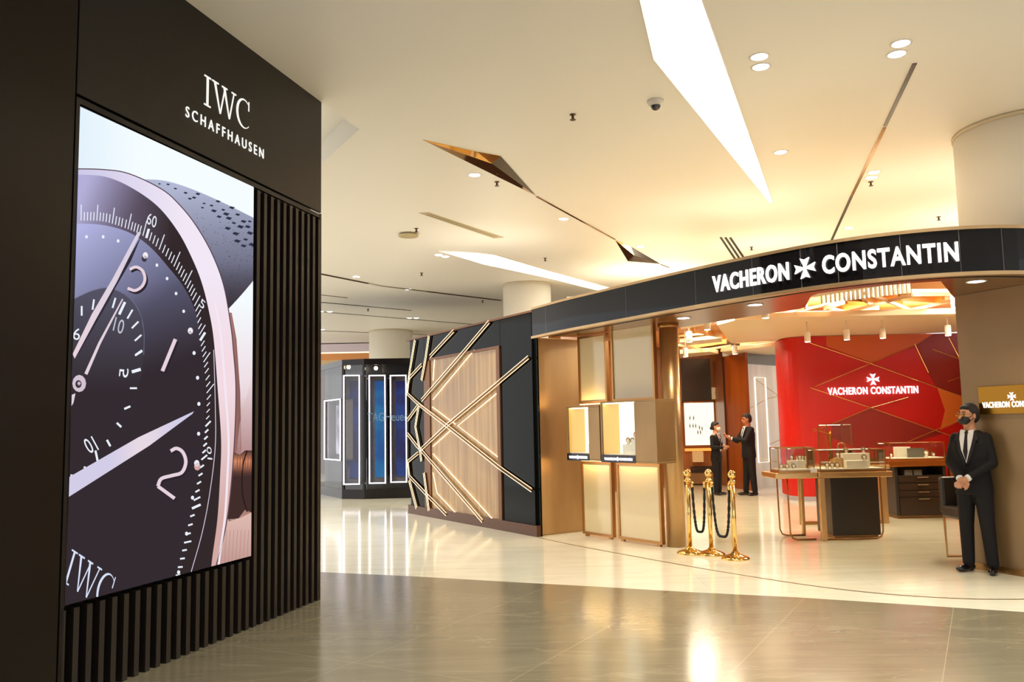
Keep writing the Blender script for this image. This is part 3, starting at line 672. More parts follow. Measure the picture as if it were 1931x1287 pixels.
def portal(F, x0, x1, y0, y1, nm, col, w=.05, dpt=.5, lab=None):
    u0, z1 = F.hit(x0, y0, w); u1, _ = F.hit(x1, y0, w); _, z0 = F.hit(x0, y1, w)
    t = thing('light_window', lab, 'display window', F.P((u0+u1)/2, 0, z0))
    b = .022; 
    for q in [(u0, u1, z0, z0+b), (u0, u1, z1-b, z1), (u0, u0+b, z0+b, z1-b), (u1-b, u1, z0+b, z1-b)]:
        mb = MB(); mb.fb(F, q[0], q[1], w-.02, w, q[2], q[3]); mb.build('light_tube', M_led, t)
    g = mat('portal_grey', (128, 120, 125), .5)
    mb = MB()
    mb.fb(F, u0, u0+.03, w-.3, w-.02, z0, z1); mb.fb(F, u1-.03, u1, w-.3, w-.02, z0, z1); mb.fb(F, u0, u1, w-.3, w-.02, z0, z0+.03); mb.fb(F, u0, u1, w-.3, w-.02, z1-.03, z1); mb.fb(F, u0, u1, w-.32, w-.3, z0, z1); mb.build('reveal', g, t)
    mb = MB(); mb.fb(F, u0+.09, u1-.09, w-.3, w-.28, z0+.13, z1-.13); mb.build('screen', col, t)
    return t
def blue(nm, a, b, s):
    m = bpy.data.materials.new(nm); m.use_nodes = True; nt = m.node_tree; bs = nt.nodes['Principled BSDF']; bs.inputs['Base Color'].default_value = (.01, .01, .02, 1)
    tc = nt.nodes.new('ShaderNodeTexCoord'); n = nt.nodes.new('ShaderNodeTexNoise'); n.inputs['Scale'].default_value = 2.2; r = nt.nodes.new('ShaderNodeValToRGB')
    r.color_ramp.elements[0].position = .35; r.color_ramp.elements[1].position = .65; r.color_ramp.elements[0].color = (*lin(a), 1); r.color_ramp.elements[1].color = (*lin(b), 1)
    nt.links.new(tc.outputs['Object'], n.inputs[0]); nt.links.new(n.outputs[0], r.inputs[0]); nt.links.new(r.outputs[0], bs.inputs['Emission Color']); bs.inputs['Emission Strength'].default_value = s; return m
portal(FB, 647, 678, 708, 915, 'a', blue('blue_a', (28, 26, 70), (40, 60, 130), .8), lab='leftmost of the three tall white-framed windows on the far kiosk')
portal(FB, 695, 726.5, 708, 913, 'b', blue('blue_b', (10, 80, 150), (20, 120, 175), .9), lab='middle tall white-framed window on the far kiosk, bright blue inside')
portal(FB, 735, 766, 708, 911, 'c', blue('blue_c', (20, 24, 90), (30, 70, 150), .8), lab='rightmost tall white-framed window on the far kiosk, partly behind the gold-striped wall')
portal(FK[0], 611, 641, 756, 867, 'd', blue('white_a', (120, 110, 130), (230, 220, 240), .8), w=.03, lab='low white-framed window on the left face of the far kiosk')
# faint shop name on the glass
un0, zn = FB.hit(693, 788, .12); un1, _ = FB.hit(768, 788, .12)
mb = MB(); textmb(mb, 'TAGHeuer', lambda v: FB.P(un0+(un1-un0)*v.x, .12, zn-.09+.2*v.y), .0, .003); o = mb.build('shop_name', emis('name_grey', (140, 170, 190), .55)); tag(o, 'pale grey shop name across the upper front of the far kiosk', 'sign')
for i, (x, y, lab) in enumerate([(661, 694, 'left small spotlight glowing inside the top of the far kiosk'), (712, 696, 'right small spotlight glowing inside the top of the far kiosk')]):
    u, z = FB.hit(x, y, -.3); mb = MB(); mb.ell(FB.P(u, -.1, z), (.045, .045, .045), 12); t = thing('spotlight', lab, 'light', FB.P(u, -.1, z), 0, 'spotlights in the far kiosk'); mb.build('bulb', emis('bulb', (255, 235, 190), 14.), t)
    mb = MB(); p = FB.P(u, -.1, z); mb.tube([p+Vector((0, 0, .03)), Vector((p.x, p.y, 3.14))], .012, 6); mb.build('stem', M_kd, t)
mb = MB(); u, z = FB.hit(655, 703, -.1); mb.fb(FB, .1, 3.0, -.5, -.48, 2.82, 2.85); mb.build('rail', mat('rail_white', (200, 190, 190), .4), kk)
mb = MB(); 
for (x, w_, h_, c) in [(0.15, .5, .5, 0), (1.2, .3, .25, 1), (1.7, .4, .3, 0)]: pass
# ============================================================ SIDE PANEL WALL (gold zigzag lights)
PW = Fr((-2.02, 16.45), (.33, 12.55)); HT = 3.33
pw = thing('panel_wall', 'dark glass and wood wall covered in zigzag gold light strips', 'wall', PW.P(PW.L/2, -.4, 0))
M_dg = mat('dark_glass', (16, 17, 14), .07, .0, spec=.1); M_br = mat('brown_bronze', (120, 78, 48), .3, .6); M_wood = mat('pale_wood', (158, 120, 72), .28, noise=((14, 14, .5), (188, 150, 96), (.35, .65)), coat=.3)
mb = MB(); mb.fb(PW, 0, PW.L-.6, -.4, -.04, 0, HT-.03); mb.fb(PW, PW.L-.6, PW.L, -.07, -.04, 0, HT-.03); mb.build('carcass', M_dg, pw)
ux = lambda x, y=810: PW.hit(x, y)[0]
for a, b in [(774, 801), (946, 1006)]:
    mb = MB(); mb.fb(PW, max(0, ux(a)), min(PW.L, ux(b)), -.04, 0, .16, HT-.02); mb.build('glass_panel', M_dg, pw, bevel=.004)
mb = MB(); mb.fb(PW, ux(801)+.005, ux(946)-.005, -.04, 0, 2.86, HT-.02); mb.build('glass_panel', M_dg, pw, bevel=.004)
mb = MB(); mb.fb(PW, ux(801), ux(812), -.04, .012, .16, 2.85); mb.build('post', M_br, pw)
mb = MB(); mb.fb(PW, ux(812)+.01, ux(940), -.04, -.01, .16, 2.85); mb.build('wood_panel', M_wood, pw)
mb = MB(); mb.fb(PW, ux(940), ux(946), -.04, .025, .16, 2.88); mb.fb(PW, ux(812), ux(946), -.04, .02, 2.85, 2.89); mb.build('panel_frame', M_br, pw)
mb = MB(); mb.fb(PW, 0, PW.L, -.04, .03, 0, .16); mb.build('plinth', mat('plinth_brown', (92, 60, 40), .3, .5), pw)
mb = MB(); mb.fb(PW, 0, PW.L, -.04, .03, HT-.03, HT); mb.build('cap_rail', M_br, pw)
M_ledw = emis('led_warm', (255, 226, 178), 2.4); M_chan = mat('gold_channel', (110, 72, 34), .3, 1.)
Z4 = lambda x, y: (max(600+x/3.219, 772), 600+y/3.219)
double = [[(600, 135), (565, 345), (548, 460), (620, 522)], [(685, 110), (665, 245), (640, 380)], [(835, 80), (690, 235)], [(640, 285), (565, 365), (550, 420)], [(1050, 25), (910, 190), (640, 500)], [(1290, 240), (1105, 395), (790, 655), (635, 800)],
          [(620, 522), (800, 660), (1110, 905), (1310, 1045)], [(635, 800), (1010, 1232)], [(622, 540), (603, 660), (630, 800), (640, 870)], [(620, 530), (548, 620)], [(548, 705), (610, 775), (635, 800)], [(620, 820), (552, 872), (565, 960), (660, 1060), (790, 1192)], [(655, 940), (685, 1170)], [(565, 985), (610, 1155)]]
single = [[(950, 195), (700, 495)], [(700, 380), (710, 240)], [(1085, 460), (850, 655), (1095, 845)], [(805, 685), (700, 780)], [(695, 540), (835, 645)], [(700, 825), (1065, 1225)], [(700, 940), (725, 1065), (840, 1187)]]  # inset copies: strip reflections in the wood panel, built as glowing bars
def off2(pts, d):
    o = []
    for i, p in enumerate(pts):
        a = pts[max(i-1, 0)]; b = pts[min(i+1, len(pts)-1)]; dx, dz = b[0]-a[0], b[1]-a[1]; l = math.hypot(dx, dz); o.append((p[0]-dz/l*d, p[1]+dx/l*d))
    return o
for pl in double:
    q = [PW.hit(*Z4(*p)) for p in pl]
    q = [(min(max(u, .03), PW.L-.01), z) for u, z in q]
    ch = MB(); ch.tube([PW.P(u, .025, z) for u, z in q], .022, 4); c_ = ch.build('light_channel', M_chan, pw, smooth=False)
    mb = MB()
    for s_ in (-1, 1): mb.tube([PW.P(u, .045, z) for u, z in off2(q, s_*.027)], .0048, 5)
    mb.build('light_strip', M_ledw, c_)
for pl in single:
    q = [PW.hit(*Z4(*p)) for p in pl]; mb = MB(); mb.tube([PW.P(u, .01, z) for u, z in q], .008, 5); mb.build('light_strip', M_ledw, pw)
# ============================================================ THE WATCH SHOP
M_fas = mat('fascia_black', (18, 16, 17), .04, .0, spec=.28)
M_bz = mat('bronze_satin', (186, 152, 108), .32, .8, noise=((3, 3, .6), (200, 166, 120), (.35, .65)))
M_bzd = mat('bronze_dull', (150, 118, 78), .38, .6, noise=((2.5, 2.5, 1.2), (164, 130, 88), (.35, .65)))
M_brass = mat('polished_brass', (240, 202, 126), .1, 1.)
M_frame = mat('frame_bronze', (178, 130, 78), .28, .85)
M_red = mat('red_panel', (196, 16, 8), .45)
B = Bend([(.30, 12.52), (.72, 11.72), (1.25, 10.84), (1.85, 9.88), (2.35, 9.14), (2.95, 8.38), (3.5, 7.93), (4.15, 7.68), (4.8, 7.70), (5.6, 8.0), (6.6, 8.8)])
ZB, ZT = 2.93, 3.33
def strip(Bc, u0, u1, w0, w1, z0, z1, mi=0, mb=None, n=60):
    """curved bar following the bend; w0/w1 may be functions of u"""
    mb = mb or MB(); f0 = w0 if callable(w0) else (lambda u: w0); f1 = w1 if callable(w1) else (lambda u: w1); vs = []
    for i in range(n+1):
        u = u0+(u1-u0)*i/n; vs += [Bc.P(u, f1(u), z0), Bc.P(u, f0(u), z0), Bc.P(u, f0(u), z1), Bc.P(u, f1(u), z1)]
    fs = []
    for i in range(n):
        a, b = 4*i, 4*i+4
        fs += [(a, b, b+3, a+3), (a+3, b+3, b+2, a+2), (a+2, b+2, b+1, a+1), (a+1, b+1, b, a)]
    fs += [(3, 2, 1, 0), (4*n, 4*n+1, 4*n+2, 4*n+3)]
    return mb.add(vs, fs, mi)
shop = thing('shopfront_canopy', 'curved black glass canopy of the red-walled watch shop with bronze underside', 'canopy', B.P(B.L/2, -.5, ZB))
strip(B, 0, B.L, -.06, 0, ZB, ZT).build('fascia', M_fas, shop, smooth=True).data.polygons.foreach_set('use_smooth', [False]*(60*4+2))
strip(B, 0, B.L, -.02, .012, ZT-.004, ZT+.028).build('top_trim', M_bz, shop)
strip(B, 0, B.L, -.05, .02, ZB-.035, ZB).build('bottom_trim', M_bz, shop)
uk = B.hit(1370, 560)[0]
def sw(u): return -1.4 if u < uk else min(-1.4+(u-uk)*1.2, -.5)
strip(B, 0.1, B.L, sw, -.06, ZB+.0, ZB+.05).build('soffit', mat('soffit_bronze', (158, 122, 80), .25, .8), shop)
strip(B, 0.1, B.L, -.30, -.285, ZB-.006, ZB+.001).build('shadow_gap', M_dark, shop)
for x in (1028, 1180, 1312, 1418, 1510, 1580, 1700, 1812, 1893):
    h_ = B.hit(x, 500 if x > 1400 else 560)
    if h_: f, uu, i = B.fr(h_[0]); mb = MB(); mb.fb(f, h_[0]-uu-.002, h_[0]-uu+.002, 0.0, .0012, ZB, ZT); mb.build('joint', mat('joint_grey', (110, 105, 100), .3), shop)
# lit lettering on the canopy
M_sign = emis('sign_lit', (255, 248, 240), 2.2)
h1, h2 = B.hit(1347, 552), B.hit(1806, 495); h3, h4 = B.hit(1347, 521), B.hit(1806, 457); lz0 = (h1[1]+h2[1])/2; lz1 = (h3[1]+h4[1])/2
sg = thing('canopy_sign', 'large white lit VACHERON CONSTANTIN lettering with a cross on the curved canopy', 'sign', B.P((h1[0]+h2[0])/2, 0, lz0))
for word, xa, xb in [('VACHERON', 1346, 1489), ('CONSTANTIN', 1552, 1806)]:
    a = B.hit(xa, 530 if xa < 1500 else 495)[0]; b = B.hit(xb, 507 if xb < 1500 else 475)[0]
    mb = MB(); textmb(mb, word, lambda v: B.P(a+(b-a)*v.x, .02+v.z, lz0+(lz1-lz0)*v.y), .028, .008, 1.12); mb.build('lettering', M_sign, sg)
a = B.hit(1500, 503)[0]; b = B.hit(1539, 503)[0]; mb = MB(); cz = (lz0+lz1)/2
for k, P_ in enumerate(cross_poly()): polymb(mb, P_, lambda x, y, d: B.P((a+b)/2+(b-a)*x, .006+d+k*.0006, cz+(lz1-lz0)*1.12*y), .02)
mb.build('emblem', M_sign, sg)
# threshold line in the floor
o = strip(B, 0.05, B.L, -.012, .004, .0, .004).build('threshold_strip', mat('threshold', (120, 90, 50), .3, .8)); tag(o, 'thin dark curved metal line in the cream floor under the canopy edge', 'floor strip')
# bronze block at the left
A0 = Vector((.31, 12.66)); A1 = Vector((1.03, 13.12))
mb = MB(); mb.prism([tuple(A0), tuple(A1), (1.03-.5, 13.12+1.2), (.31-.6, 12.66+1.2)], 0, ZB)
o = mb.build('bronze_pier', M_bz, bevel=.01); tag(o, 'broad brushed bronze pier between the zigzag wall and the display windows', 'pier')
# ---------------- display windows
PF = Fr((.99, 12.65), (1.93, 11.28))
M_frost = mat('frosted_cream', (226, 206, 160), .12, coat=.5)
M_glow = emis('cove_glow', (255, 205, 120), 8.)
def winpanel(x0, x1, y0, y1, lab, at_low):
    w = 0.; u0 = PF.hit(x0, (y0+y1)/2)[0]; u1 = PF.hit(x1, (y0+y1)/2)[0]; z1 = (PF.hit(x0, y0)[1]+PF.hit(x1, y0)[1])/2; z0 = (PF.hit(x0, y1)[1]+PF.hit(x1, y1)[1])/2
    if y1 > 1000: z0 = .03
    t = thing('framed_panel', lab, 'panel', PF.P((u0+u1)/2, 0, z0), 0, 'bronze framed cream panels')
    b = .035; mb = MB()
    mb.fb(PF, u0, u1, -.03, .03, z0, z0+b); mb.fb(PF, u0, u1, -.03, .03, z1-b, z1); mb.fb(PF, u0, u0+b, -.03, .03, z0+b, z1-b); mb.fb(PF, u1-b, u1, -.03, .03, z0+b, z1-b); mb.build('frame', M_frame, t)
    mb = MB(); mb.fb(PF, u0+b, u1-b, -.012, .012, z0+b, z1-b); mb.build('pane', M_frost, t)
    zz = z0-.012 if at_low else z1+.012
    mb = MB(); mb.tube([PF.P(u0+.05, .05, zz), PF.P(u1-.05, .05, zz)], .008, 6); mb.build('light_strip', M_glow, t)
    if y1 > 1000:
        for fa in (u0+.05, u1-.1): mb = MB(); mb.fb(PF, fa, fa+.05, -.02, .02, 0, z0); mb.build('foot', M_frame, t)
    l = bpy.data.lights.new('area', 'AREA'); l.shape = 'RECTANGLE'; l.size = u1-u0-.1; l.size_y = .02; l.energy = 2.2; l.color = lin((255, 215, 150))
    lo = bpy.data.objects.new('lamp', l); COL.objects.link(lo); lo.location = PF.P((u0+u1)/2, .09, zz+(.0 if at_low else -.0))
    d = (PF.P((u0+u1)/2, .0, (z0+z1)/2)-lo.location); lo.rotation_euler = d.to_track_quat('-Z', 'Y').to_euler()
    lo.rotation_euler = (Matrix((PF.e, PF.e.cross(d.normalized())*-1, -d.normalized())).transposed()).to_euler()
winpanel(1093, 1146, 632, 761, 'upper left cream glass panel with bronze frame above the smaller watch window', True)
winpanel(1155, 1236, 614, 756, 'upper right cream glass panel with bronze frame above the bigger watch window', True)
winpanel(1100, 1157, 871, 1014, 'lower left cream glass panel standing under the smaller watch window', False)
winpanel(1167, 1249, 874, 1026, 'lower right cream glass panel standing under the bigger watch window', False)
M_wtxt = emis('plate_lit', (245, 240, 255), 3.)
M_white2 = mat('display_white', (245, 236, 215), .4); M_wat = mat('watch_dark', (40, 32, 26), .3, .5); M_wg = mat('watch_gold', (220, 165, 80), .2, 1.)
def watch(name, p, r, lab, grp, m=None, tilt=(0, -1, .25), stand=True, R_=None):
    t = thing(name, lab, 'watch', p, 0, grp); p = Vector(p); ax = Vector(tilt).normalized()
    q = Vector((0, 0, 1)).rotation_difference(ax)
    mb = MB(); mb.tube([p+Vector((0, 0, r*1.6))+q@Vector((r*1.1*math.cos(a), r*1.3*math.sin(a), 0)) for a in [2*PI*k/16 for k in range(16)]], r*.18, 6, closed=True); mb.build('strap', mat('strap_tan', (120, 92, 62), .5), t)
    mb = MB(); mb.lathe([(r*.9, 0), (r*.95, r*.15), (r*.85, r*.3)], p+Vector((0, 0, r*1.6)), 14, axis=ax); mb.build('case', m or M_wg, t)
    mb = MB(); mb.lathe([(r*.7, r*.3), (r*.68, r*.34)], p+Vector((0, 0, r*1.6)), 14, axis=ax); mb.build('dial', M_white2, t)
    if stand: mb = MB(); mb.lathe([(r*.8, 0), (r*.7, r*.6), (r*.35, r*1.7)], p, 12); mb.build('stand', M_white2, t)
    return t
def winbox(x0, xw, x1, y0, y1, lab, wl):
    w = .26; u0 = PF.hit(x0, 820, w)[0]; uw = PF.hit(xw, 820, w)[0]; u1 = PF.hit(x1, 820, w)[0]
    z1 = (PF.hit(x0, y0, w)[1]+PF.hit(xw, y0-3, w)[1])/2; z0 = (PF.hit(x0, y1, w)[1]+PF.hit(xw, y1+2, w)[1])/2; zp = z0+.11
    t = thing('watch_window', lab, 'display window', PF.P((u0+u1)/2, w/2, z0))
    f = .022; mb = MB()
    mb.fb(PF, u0, u1, -.08, w, z1-f, z1); mb.fb(PF, u0, u1, -.08, w, z0, z0+f); mb.fb(PF, u0, u0+f, -.08, w, z0+f, z1-f); mb.fb(PF, uw, u1, -.08, w, z0+f, z1-f); mb.build('housing', M_bzd, t, bevel=.004)
    mb = MB(); mb.fb(PF, u0+f, uw, -.08, -.06, zp, z1-f); mb.build('back_panel', emis('case_back', (255, 242, 210), 1.7), t)  # back panel glows in its material so the window looks brightly lit
    mb = MB(); mb.fb(PF, u0+f, u0+f+.01, -.06, w-.02, zp, z1-f); mb.build('side_panel', mat('case_gold', (235, 190, 110), .25, .5), t)
    mb = MB(); mb.fb(PF, u0+f, uw, w-.016, w-.006, zp, z1-f); mb.build('pane', GL, t)
    mb = MB(); mb.fb(PF, u0, uw, w, w+.006, z0, zp-.01); mb.build('name_plate', mat('plate_dark', (34, 20, 18), .2), t)
    mb = MB(); mb.fb(PF, u0+f, uw, -.06, w-.03, zp-.01, zp); mb.build('shelf', M_white2, t)
    mb = MB(); mb.fb(PF, u0+f+.02, uw-.02, w-.08, w-.05, z1-f-.012, z1-f-.002); mb.build('lamp_strip', emis('case_lamp', (255, 230, 180), 14.), t)
    um = (u0+uw)/2; hw = (uw-u0)*.40
    mb = MB(); textmb(mb, 'VACHERON', lambda v: PF.P(um-hw+hw*.9*v.x, w+.008+v.z, z0+.03+.035*v.y), .03, .002); textmb(mb, 'CONSTANTIN', lambda v: PF.P(um+hw*.1+hw*.95*v.x, w+.008+v.z, z0+.03+.035*v.y), .03, .002)
    for P_ in cross_poly(): polymb(mb, P_, lambda a, b, d: PF.P(um+a*.05, w+.008+d, z0+.048+b*.055), .003)
    mb.build('lettering', M_wtxt, t)
    return u0, uw, zp, z1, w
u0, uw, zp, z1, w = winbox(1069, 1110, 1131, 768, 868, 'smaller lit watch window of the shop, left of the bigger one', 1)
mb = MB(); mb.fb(PF, uw-.16, uw-.06, .02, .14, zp, zp+.12); o = mb.build('display_block', M_white2); tag(o, 'small cream block in the smaller lit watch window', 'display block')
watch('watch', PF.P(uw-.11, .08, zp+.12), .035, 'single watch standing on the block in the smaller lit window', 'watches in the shop windows', tilt=tuple(PF.n))
u0, uw, zp, z1, w = winbox(1133, 1197, 1238, 758, 872, 'bigger lit watch window of the shop with several watches', 2)
mb = MB(); mb.fb(PF, uw-.18, uw-.02, 0., .16, zp, zp+.2); o = mb.build('display_block', M_white2); tag(o, 'tall cream block at the right in the bigger lit watch window', 'display block')
watch('watch', PF.P(uw-.06, .1, zp+.2), .045, 'golden watch on the tall block in the bigger lit window', 'watches in the shop windows', tilt=tuple(PF.n))
watch('watch', PF.P(uw-.15, .1, zp+.2), .035, 'dark strapped watch left of the golden one in the bigger lit window', 'watches in the shop windows', tilt=tuple(PF.n))
mb = MB(); mb.fb(PF, uw-.38, uw-.2, 0., .14, zp, zp+.13); o = mb.build('display_block', M_white2); tag(o, 'low cream block in the middle of the bigger lit watch window', 'display block')
watch('watch', PF.P(uw-.24, .08, zp+.13), .033, 'right watch of the two on the low block in the bigger lit window', 'watches in the shop windows', tilt=tuple(PF.n))
watch('watch', PF.P(uw-.33, .08, zp+.13), .033, 'left watch of the two on the low block in the bigger lit window', 'watches in the shop windows', tilt=tuple(PF.n))
# round bronze column
p = at(1276, 1031); t = thing('bronze_column', 'slim round brushed bronze column at the open shop entrance', 'column', p)
mb = MB(); mb.lathe([(.125, 0), (.125, ZB-.03)], p, 40); mb.build('shaft', M_bz, t)
mb = MB(); mb.lathe([(.14, ZB-.05), (.14, ZB-.002)], p, 40); mb.build('collar', M_frame, t)
# ---------------- right bronze wall with plaque
RW = Fr((4.868, 9.233), (5.09, 8.72)); RL = 1.4
mb = MB(); pts = [RW.P(0, 0, 0), RW.P(RL, 0, 0), RW.P(RL, -1.5, 0), Vector((9.9, 16.9, 0)), Vector((9.6, 17.4, 0))]
mb.prism([(p.x, p.y) for p in pts], 0, ZB+.0)
mb2 = MB(); M_rw = mat('bronze_plaster', (140, 112, 76), .42, .4, noise=((1.2, 1.2, .8), (152, 122, 84), (.35, .65)))
o = mb.build('wall_right', M_rw); struct(o)
mb = MB(); mb.fb(RW, -.002, RL, 0, .012, 0, .07); o = mb.build('baseboard_right', mat('base_bronze', (150, 110, 60), .3, .7)); struct(o)
pa = RW.hit(1849, 755)[0]; pz1 = RW.hit(1849, 730)[1]; pz0 = RW.hit(1850, 782)[1]; pb = RW.hit(1990, 755)[0]
t = thing('wall_plaque', 'gold plaque with lit cross and shop name on the wall behind the guard', 'sign', RW.P((pa+pb)/2, .02, pz0))
mb = MB(); mb.fb(RW, pa, pb, .002, .03, pz0, pz1); mb.build('plate', mat('plaque_gold', (150, 104, 32), .22, .9), t, bevel=.003)
mb = MB(); ta = RW.hit(1857, 765)[0]; tb = RW.hit(1978, 765)[0]; tz0 = RW.hit(1858, 770)[1]; tz1 = RW.hit(1858, 759)[1]
textmb(mb, 'VACHERON CONSTANTIN', lambda v: RW.P(ta+(tb-ta)*v.x, .035+v.z, tz0+(tz1-tz0)*v.y), .02, .003, 1.12); 
ca_ = RW.hit(1912, 748); 
for P_ in cross_poly(): polymb(mb, P_, lambda a, b, d: RW.P(ca_[0]+a*.09, .032+d, ca_[1]+b*.085), .006)
mb.build('lettering', M_sign, t)
a_ = B.P(B.hit(1790, 500)[0], -.4, 0); b_ = B.P(B.L, -.2, 0); l_ = RW.P(-.02, -.0, 0)
mb = MB(); P3 = [Vector((p.x, p.y, ZB+.03)) for p in (a_, B.P(B.hit(1900, 490)[0], -.4, 0), b_, Vector((9.0, 9.0, 0)), Vector((9.4, 16.0, 0)), l_)]; mb.slab(P3, (0, 0, 1), .028); o = mb.build('soffit_panel', mat('soffit_bronze'), shop, fixn=True)
# ---------------- interior shell
M_wood2 = mat('warm_wood', (140, 84, 38), .35, noise=((9, 9, .6), (158, 98, 48), (.35, .65)))
M_int = mat('interior_ceiling', (214, 160, 104), .5)
CS = 3.62
ib = [B.P(u, sw(u)-1.69, 0) for u in [B.L*k/24 for k in range(1, 20)]]
mb = MB(); pl = [(p.x, p.y) for p in ib]+[(9.9, 17.2), (9.9, 23.2), (2.4, 23.2), (.9, 13.6)]
P3 = [Vector((x, y, CS)) for x, y in pl]; mb.slab(P3, (0, 0, -1), .03); mb.slab([p+Vector((0, 0, .031)) for p in P3], (0, 0, -1), .03, 1); o = mb.build('ceiling_shop', [M_int, M_cream], fixn=True); struct(o)
mb = MB(); strip(B, .1, B.L*.86, lambda u: sw(u)-1.7, -.06, 3.335, 3.35, mb=mb); strip(B, .1, B.L*.86, lambda u: sw(u)-1.7, lambda u: sw(u)-1.68, 3.35, CS, mb=mb); struct(mb.build('ceiling_shop_edge', M_cream))
IB = strip(B, .1, B.L*.86, lambda u: sw(u)-.02, sw, ZB+.05, 3.334); struct(IB.build('wall_bulkhead', M_int))
mb = MB(); mb.prism([(.62, 14.3), (.82, 14.2), (3.0, 23.0), (2.8, 23.1)], 0, CS); struct(mb.build('wall_left', M_wood2))
BWy = 22.55
mb = MB(); mb.box(2.8, 5.6, BWy, BWy+.2, 0, CS); struct(mb.build('wall_shop_back', M_wood2))
BK = Fr((2.8, BWy), (5.6, BWy))
# back wall fittings
def bk(nm, lab, cat, x0, x1, y0, y1, m, w0=.0, w1=.05):
    u0 = BK.hit(x0, 800, w1)[0]; u1 = BK.hit(x1, 800, w1)[0]; z1 = BK.hit((x0+x1)/2, y0, w1)[1]; z0 = BK.hit((x0+x1)/2, y1, w1)[1]
    mb = MB(); mb.fb(BK, u0, u1, w0, w1, z0, z1); o = mb.build(nm, m); 
    if lab: tag(o, lab, cat)
    return u0, u1, z0, z1, o
bk('wall_panel', 'dark square panel high on the back wall above the lit poster', 'panel', 1289, 1344, 677, 756, mat('panel_dark', (52, 48, 42), .3))
bk('wall_panel', 'tall dark panel on the back wall behind the woman', 'panel', 1349, 1369, 762, 842, mat('panel_dark'))
bk('wall_panel', 'dark low panel on the back wall behind the rope posts', 'panel', 1300, 1345, 880, 910, mat('panel_dark'))
u0, u1, z0, z1, o = bk('poster_lightbox', None, None, 1291, 1347, 760, 840, emis('poster_white', (255, 252, 225), 1.15), 0, .08)
tag(o, 'bright white lit poster of small watches on the back wall', 'poster')
o.name = 'lit_poster'
mb = MB()
for (x, y) in [(1301, 788), (1308, 788), (1301, 803), (1307, 803), (1312, 803), (1319, 806), (1324, 808), (1316, 815), (1321, 815)]:
    u, z = BK.hit(x, y, .085); mb.fb(BK, u-.008, u+.008, .081, .084, z-.07, z+.05); mb.fb(BK, u-.016, u+.016, .081, .086, z-.03, z+.01)
mb.build('watch_picture', mat('poster_ink', (120, 100, 80), .5), o)
mb = MB(); mb.fb(BK, u0-.03, u1+.03, 0, .07, z0-.05, z0-.01); mb.fb(BK, u0-.03, u0, 0, .09, z0-.01, z1+.03); mb.fb(BK, u1, u1+.03, 0, .09, z0-.01, z1+.03); mb.fb(BK, u0-.03, u1+.03, 0, .09, z1, z1+.03); mb.build('poster_frame', M_frame, o)
bk('light_shelf', 'long shelf with a glowing orange edge under the lit poster', 'shelf', 1291, 1350, 846, 851, emis('amber', (255, 160, 70), 1.3), 0, .1)
bk('niche_glow_item', 'round glowing lamp shade on the shelf below the poster', 'lamp', 1306, 1324, 852, 872, emis('amber_soft', (225, 165, 100), .8), 0.05, .25)
bk('niche_glow_item', 'small pale watch stand with a dark ring high in the right niche', 'display stand', 1347, 1359, 731, 753, emis('niche_cream', (215, 170, 120), .6), 0.05, .2)  # stand is no lamp; its brightness is put into a glowing material
u, z = BK.hit(1353, 741, .21); mb = MB(); mb.tube([BK.P(u+.05*math.cos(a), .22, z+.07*math.sin(a)) for a in [2*PI*k/14 for k in range(14)]], .015, 6, closed=True); o = mb.build('watch', M_wat); tag(o, 'dark watch ring on the pale stand in the upper niche of the back wall', 'watch')
bk('floor_cabinet', 'low bronze cabinet along the foot of the back wall', 'cabinet', 1290, 1368, 893, 913, M_bzd, 0, .3)
# wooden door leaf and marble wall
D0 = at(1376, 920); D1 = at(1417, 926)
DF = Fr((D0.x, D0.y), (D1.x, D1.y)); 
mb = MB(); mb.fb(DF, 0, DF.L, -.06, 0, 0, 3.25); o = mb.build('door_1', mat('door_wood', (150, 76, 24), .3, noise=((5, 5, .5), (132, 62, 18), (.35, .65)), coat=.3)); struct(o)
mb = MB(); mb.fb(DF, -.05, 0, -.08, .03, 0, 3.25); o = mb.build('trim_1', mat('door_frame_dark', (60, 26, 12), .3)); struct(o)
mb = MB(); mb.box(5.32, 5.42, 21.3, 22.5, 0, 3.2); o = mb.build('wall_return', M_wood2); struct(o)
m0 = at(1415, 923); m1 = at(1507, 912); MW = Fr((m0.x, m0.y), (m1.x, m1.y))
M_mar = mat('grey_marble_wall', (196, 180, 150), .25, noise=((4, 4, .35), (222, 208, 182), (.3, .7)), coat=.4)
mz = MW.hit(1460, 690)[1]; mb = MB(); mb.fb(MW, 0, MW.L+1.5, -.1, 0, 0, mz); o = mb.build('wall_marble', M_mar); struct(o)
mb = MB(); mb.fb(MW, 0, MW.L+1.5, -.1, .01, mz, mz+.28); o = mb.build('trim_2', mat('band_grey', (96, 82, 58), .3, .4)); struct(o)
mb = MB(); mb.fb(MW, 0, MW.L+1.5, -.1, .0, mz+.28, CS); o = mb.build('wall_marble_top', M_cream); struct(o)
u0, z1 = MW.hit(1423, 712, .02); u1 = MW.hit(1443, 712, .02)[0]; z0 = MW.hit(1444, 872, .02)[1]
t = thing('wall_light', 'tall white glowing rectangle outline on the grey marble wall behind the man', 'light', MW.P((u0+u1)/2, .02, z0)); mb = MB()
mb.tube([MW.P(u0, .02, z0), MW.P(u1, .02, z0), MW.P(u1, .02, z1), MW.P(u0, .02, z1)], .018, 6, closed=True); mb.build('light_tube', emis('led_soft', (255, 250, 235), 1.3), t)
mb = MB()
for q in [[(1416, 770), (1448, 752), (1500, 742)], [(1420, 712), (1500, 770)], [(1444, 842), (1504, 815)], [(1418, 860), (1500, 880)]]: mb.tube([MW.pt(x, y, .004) for x, y in q], .006, 4)
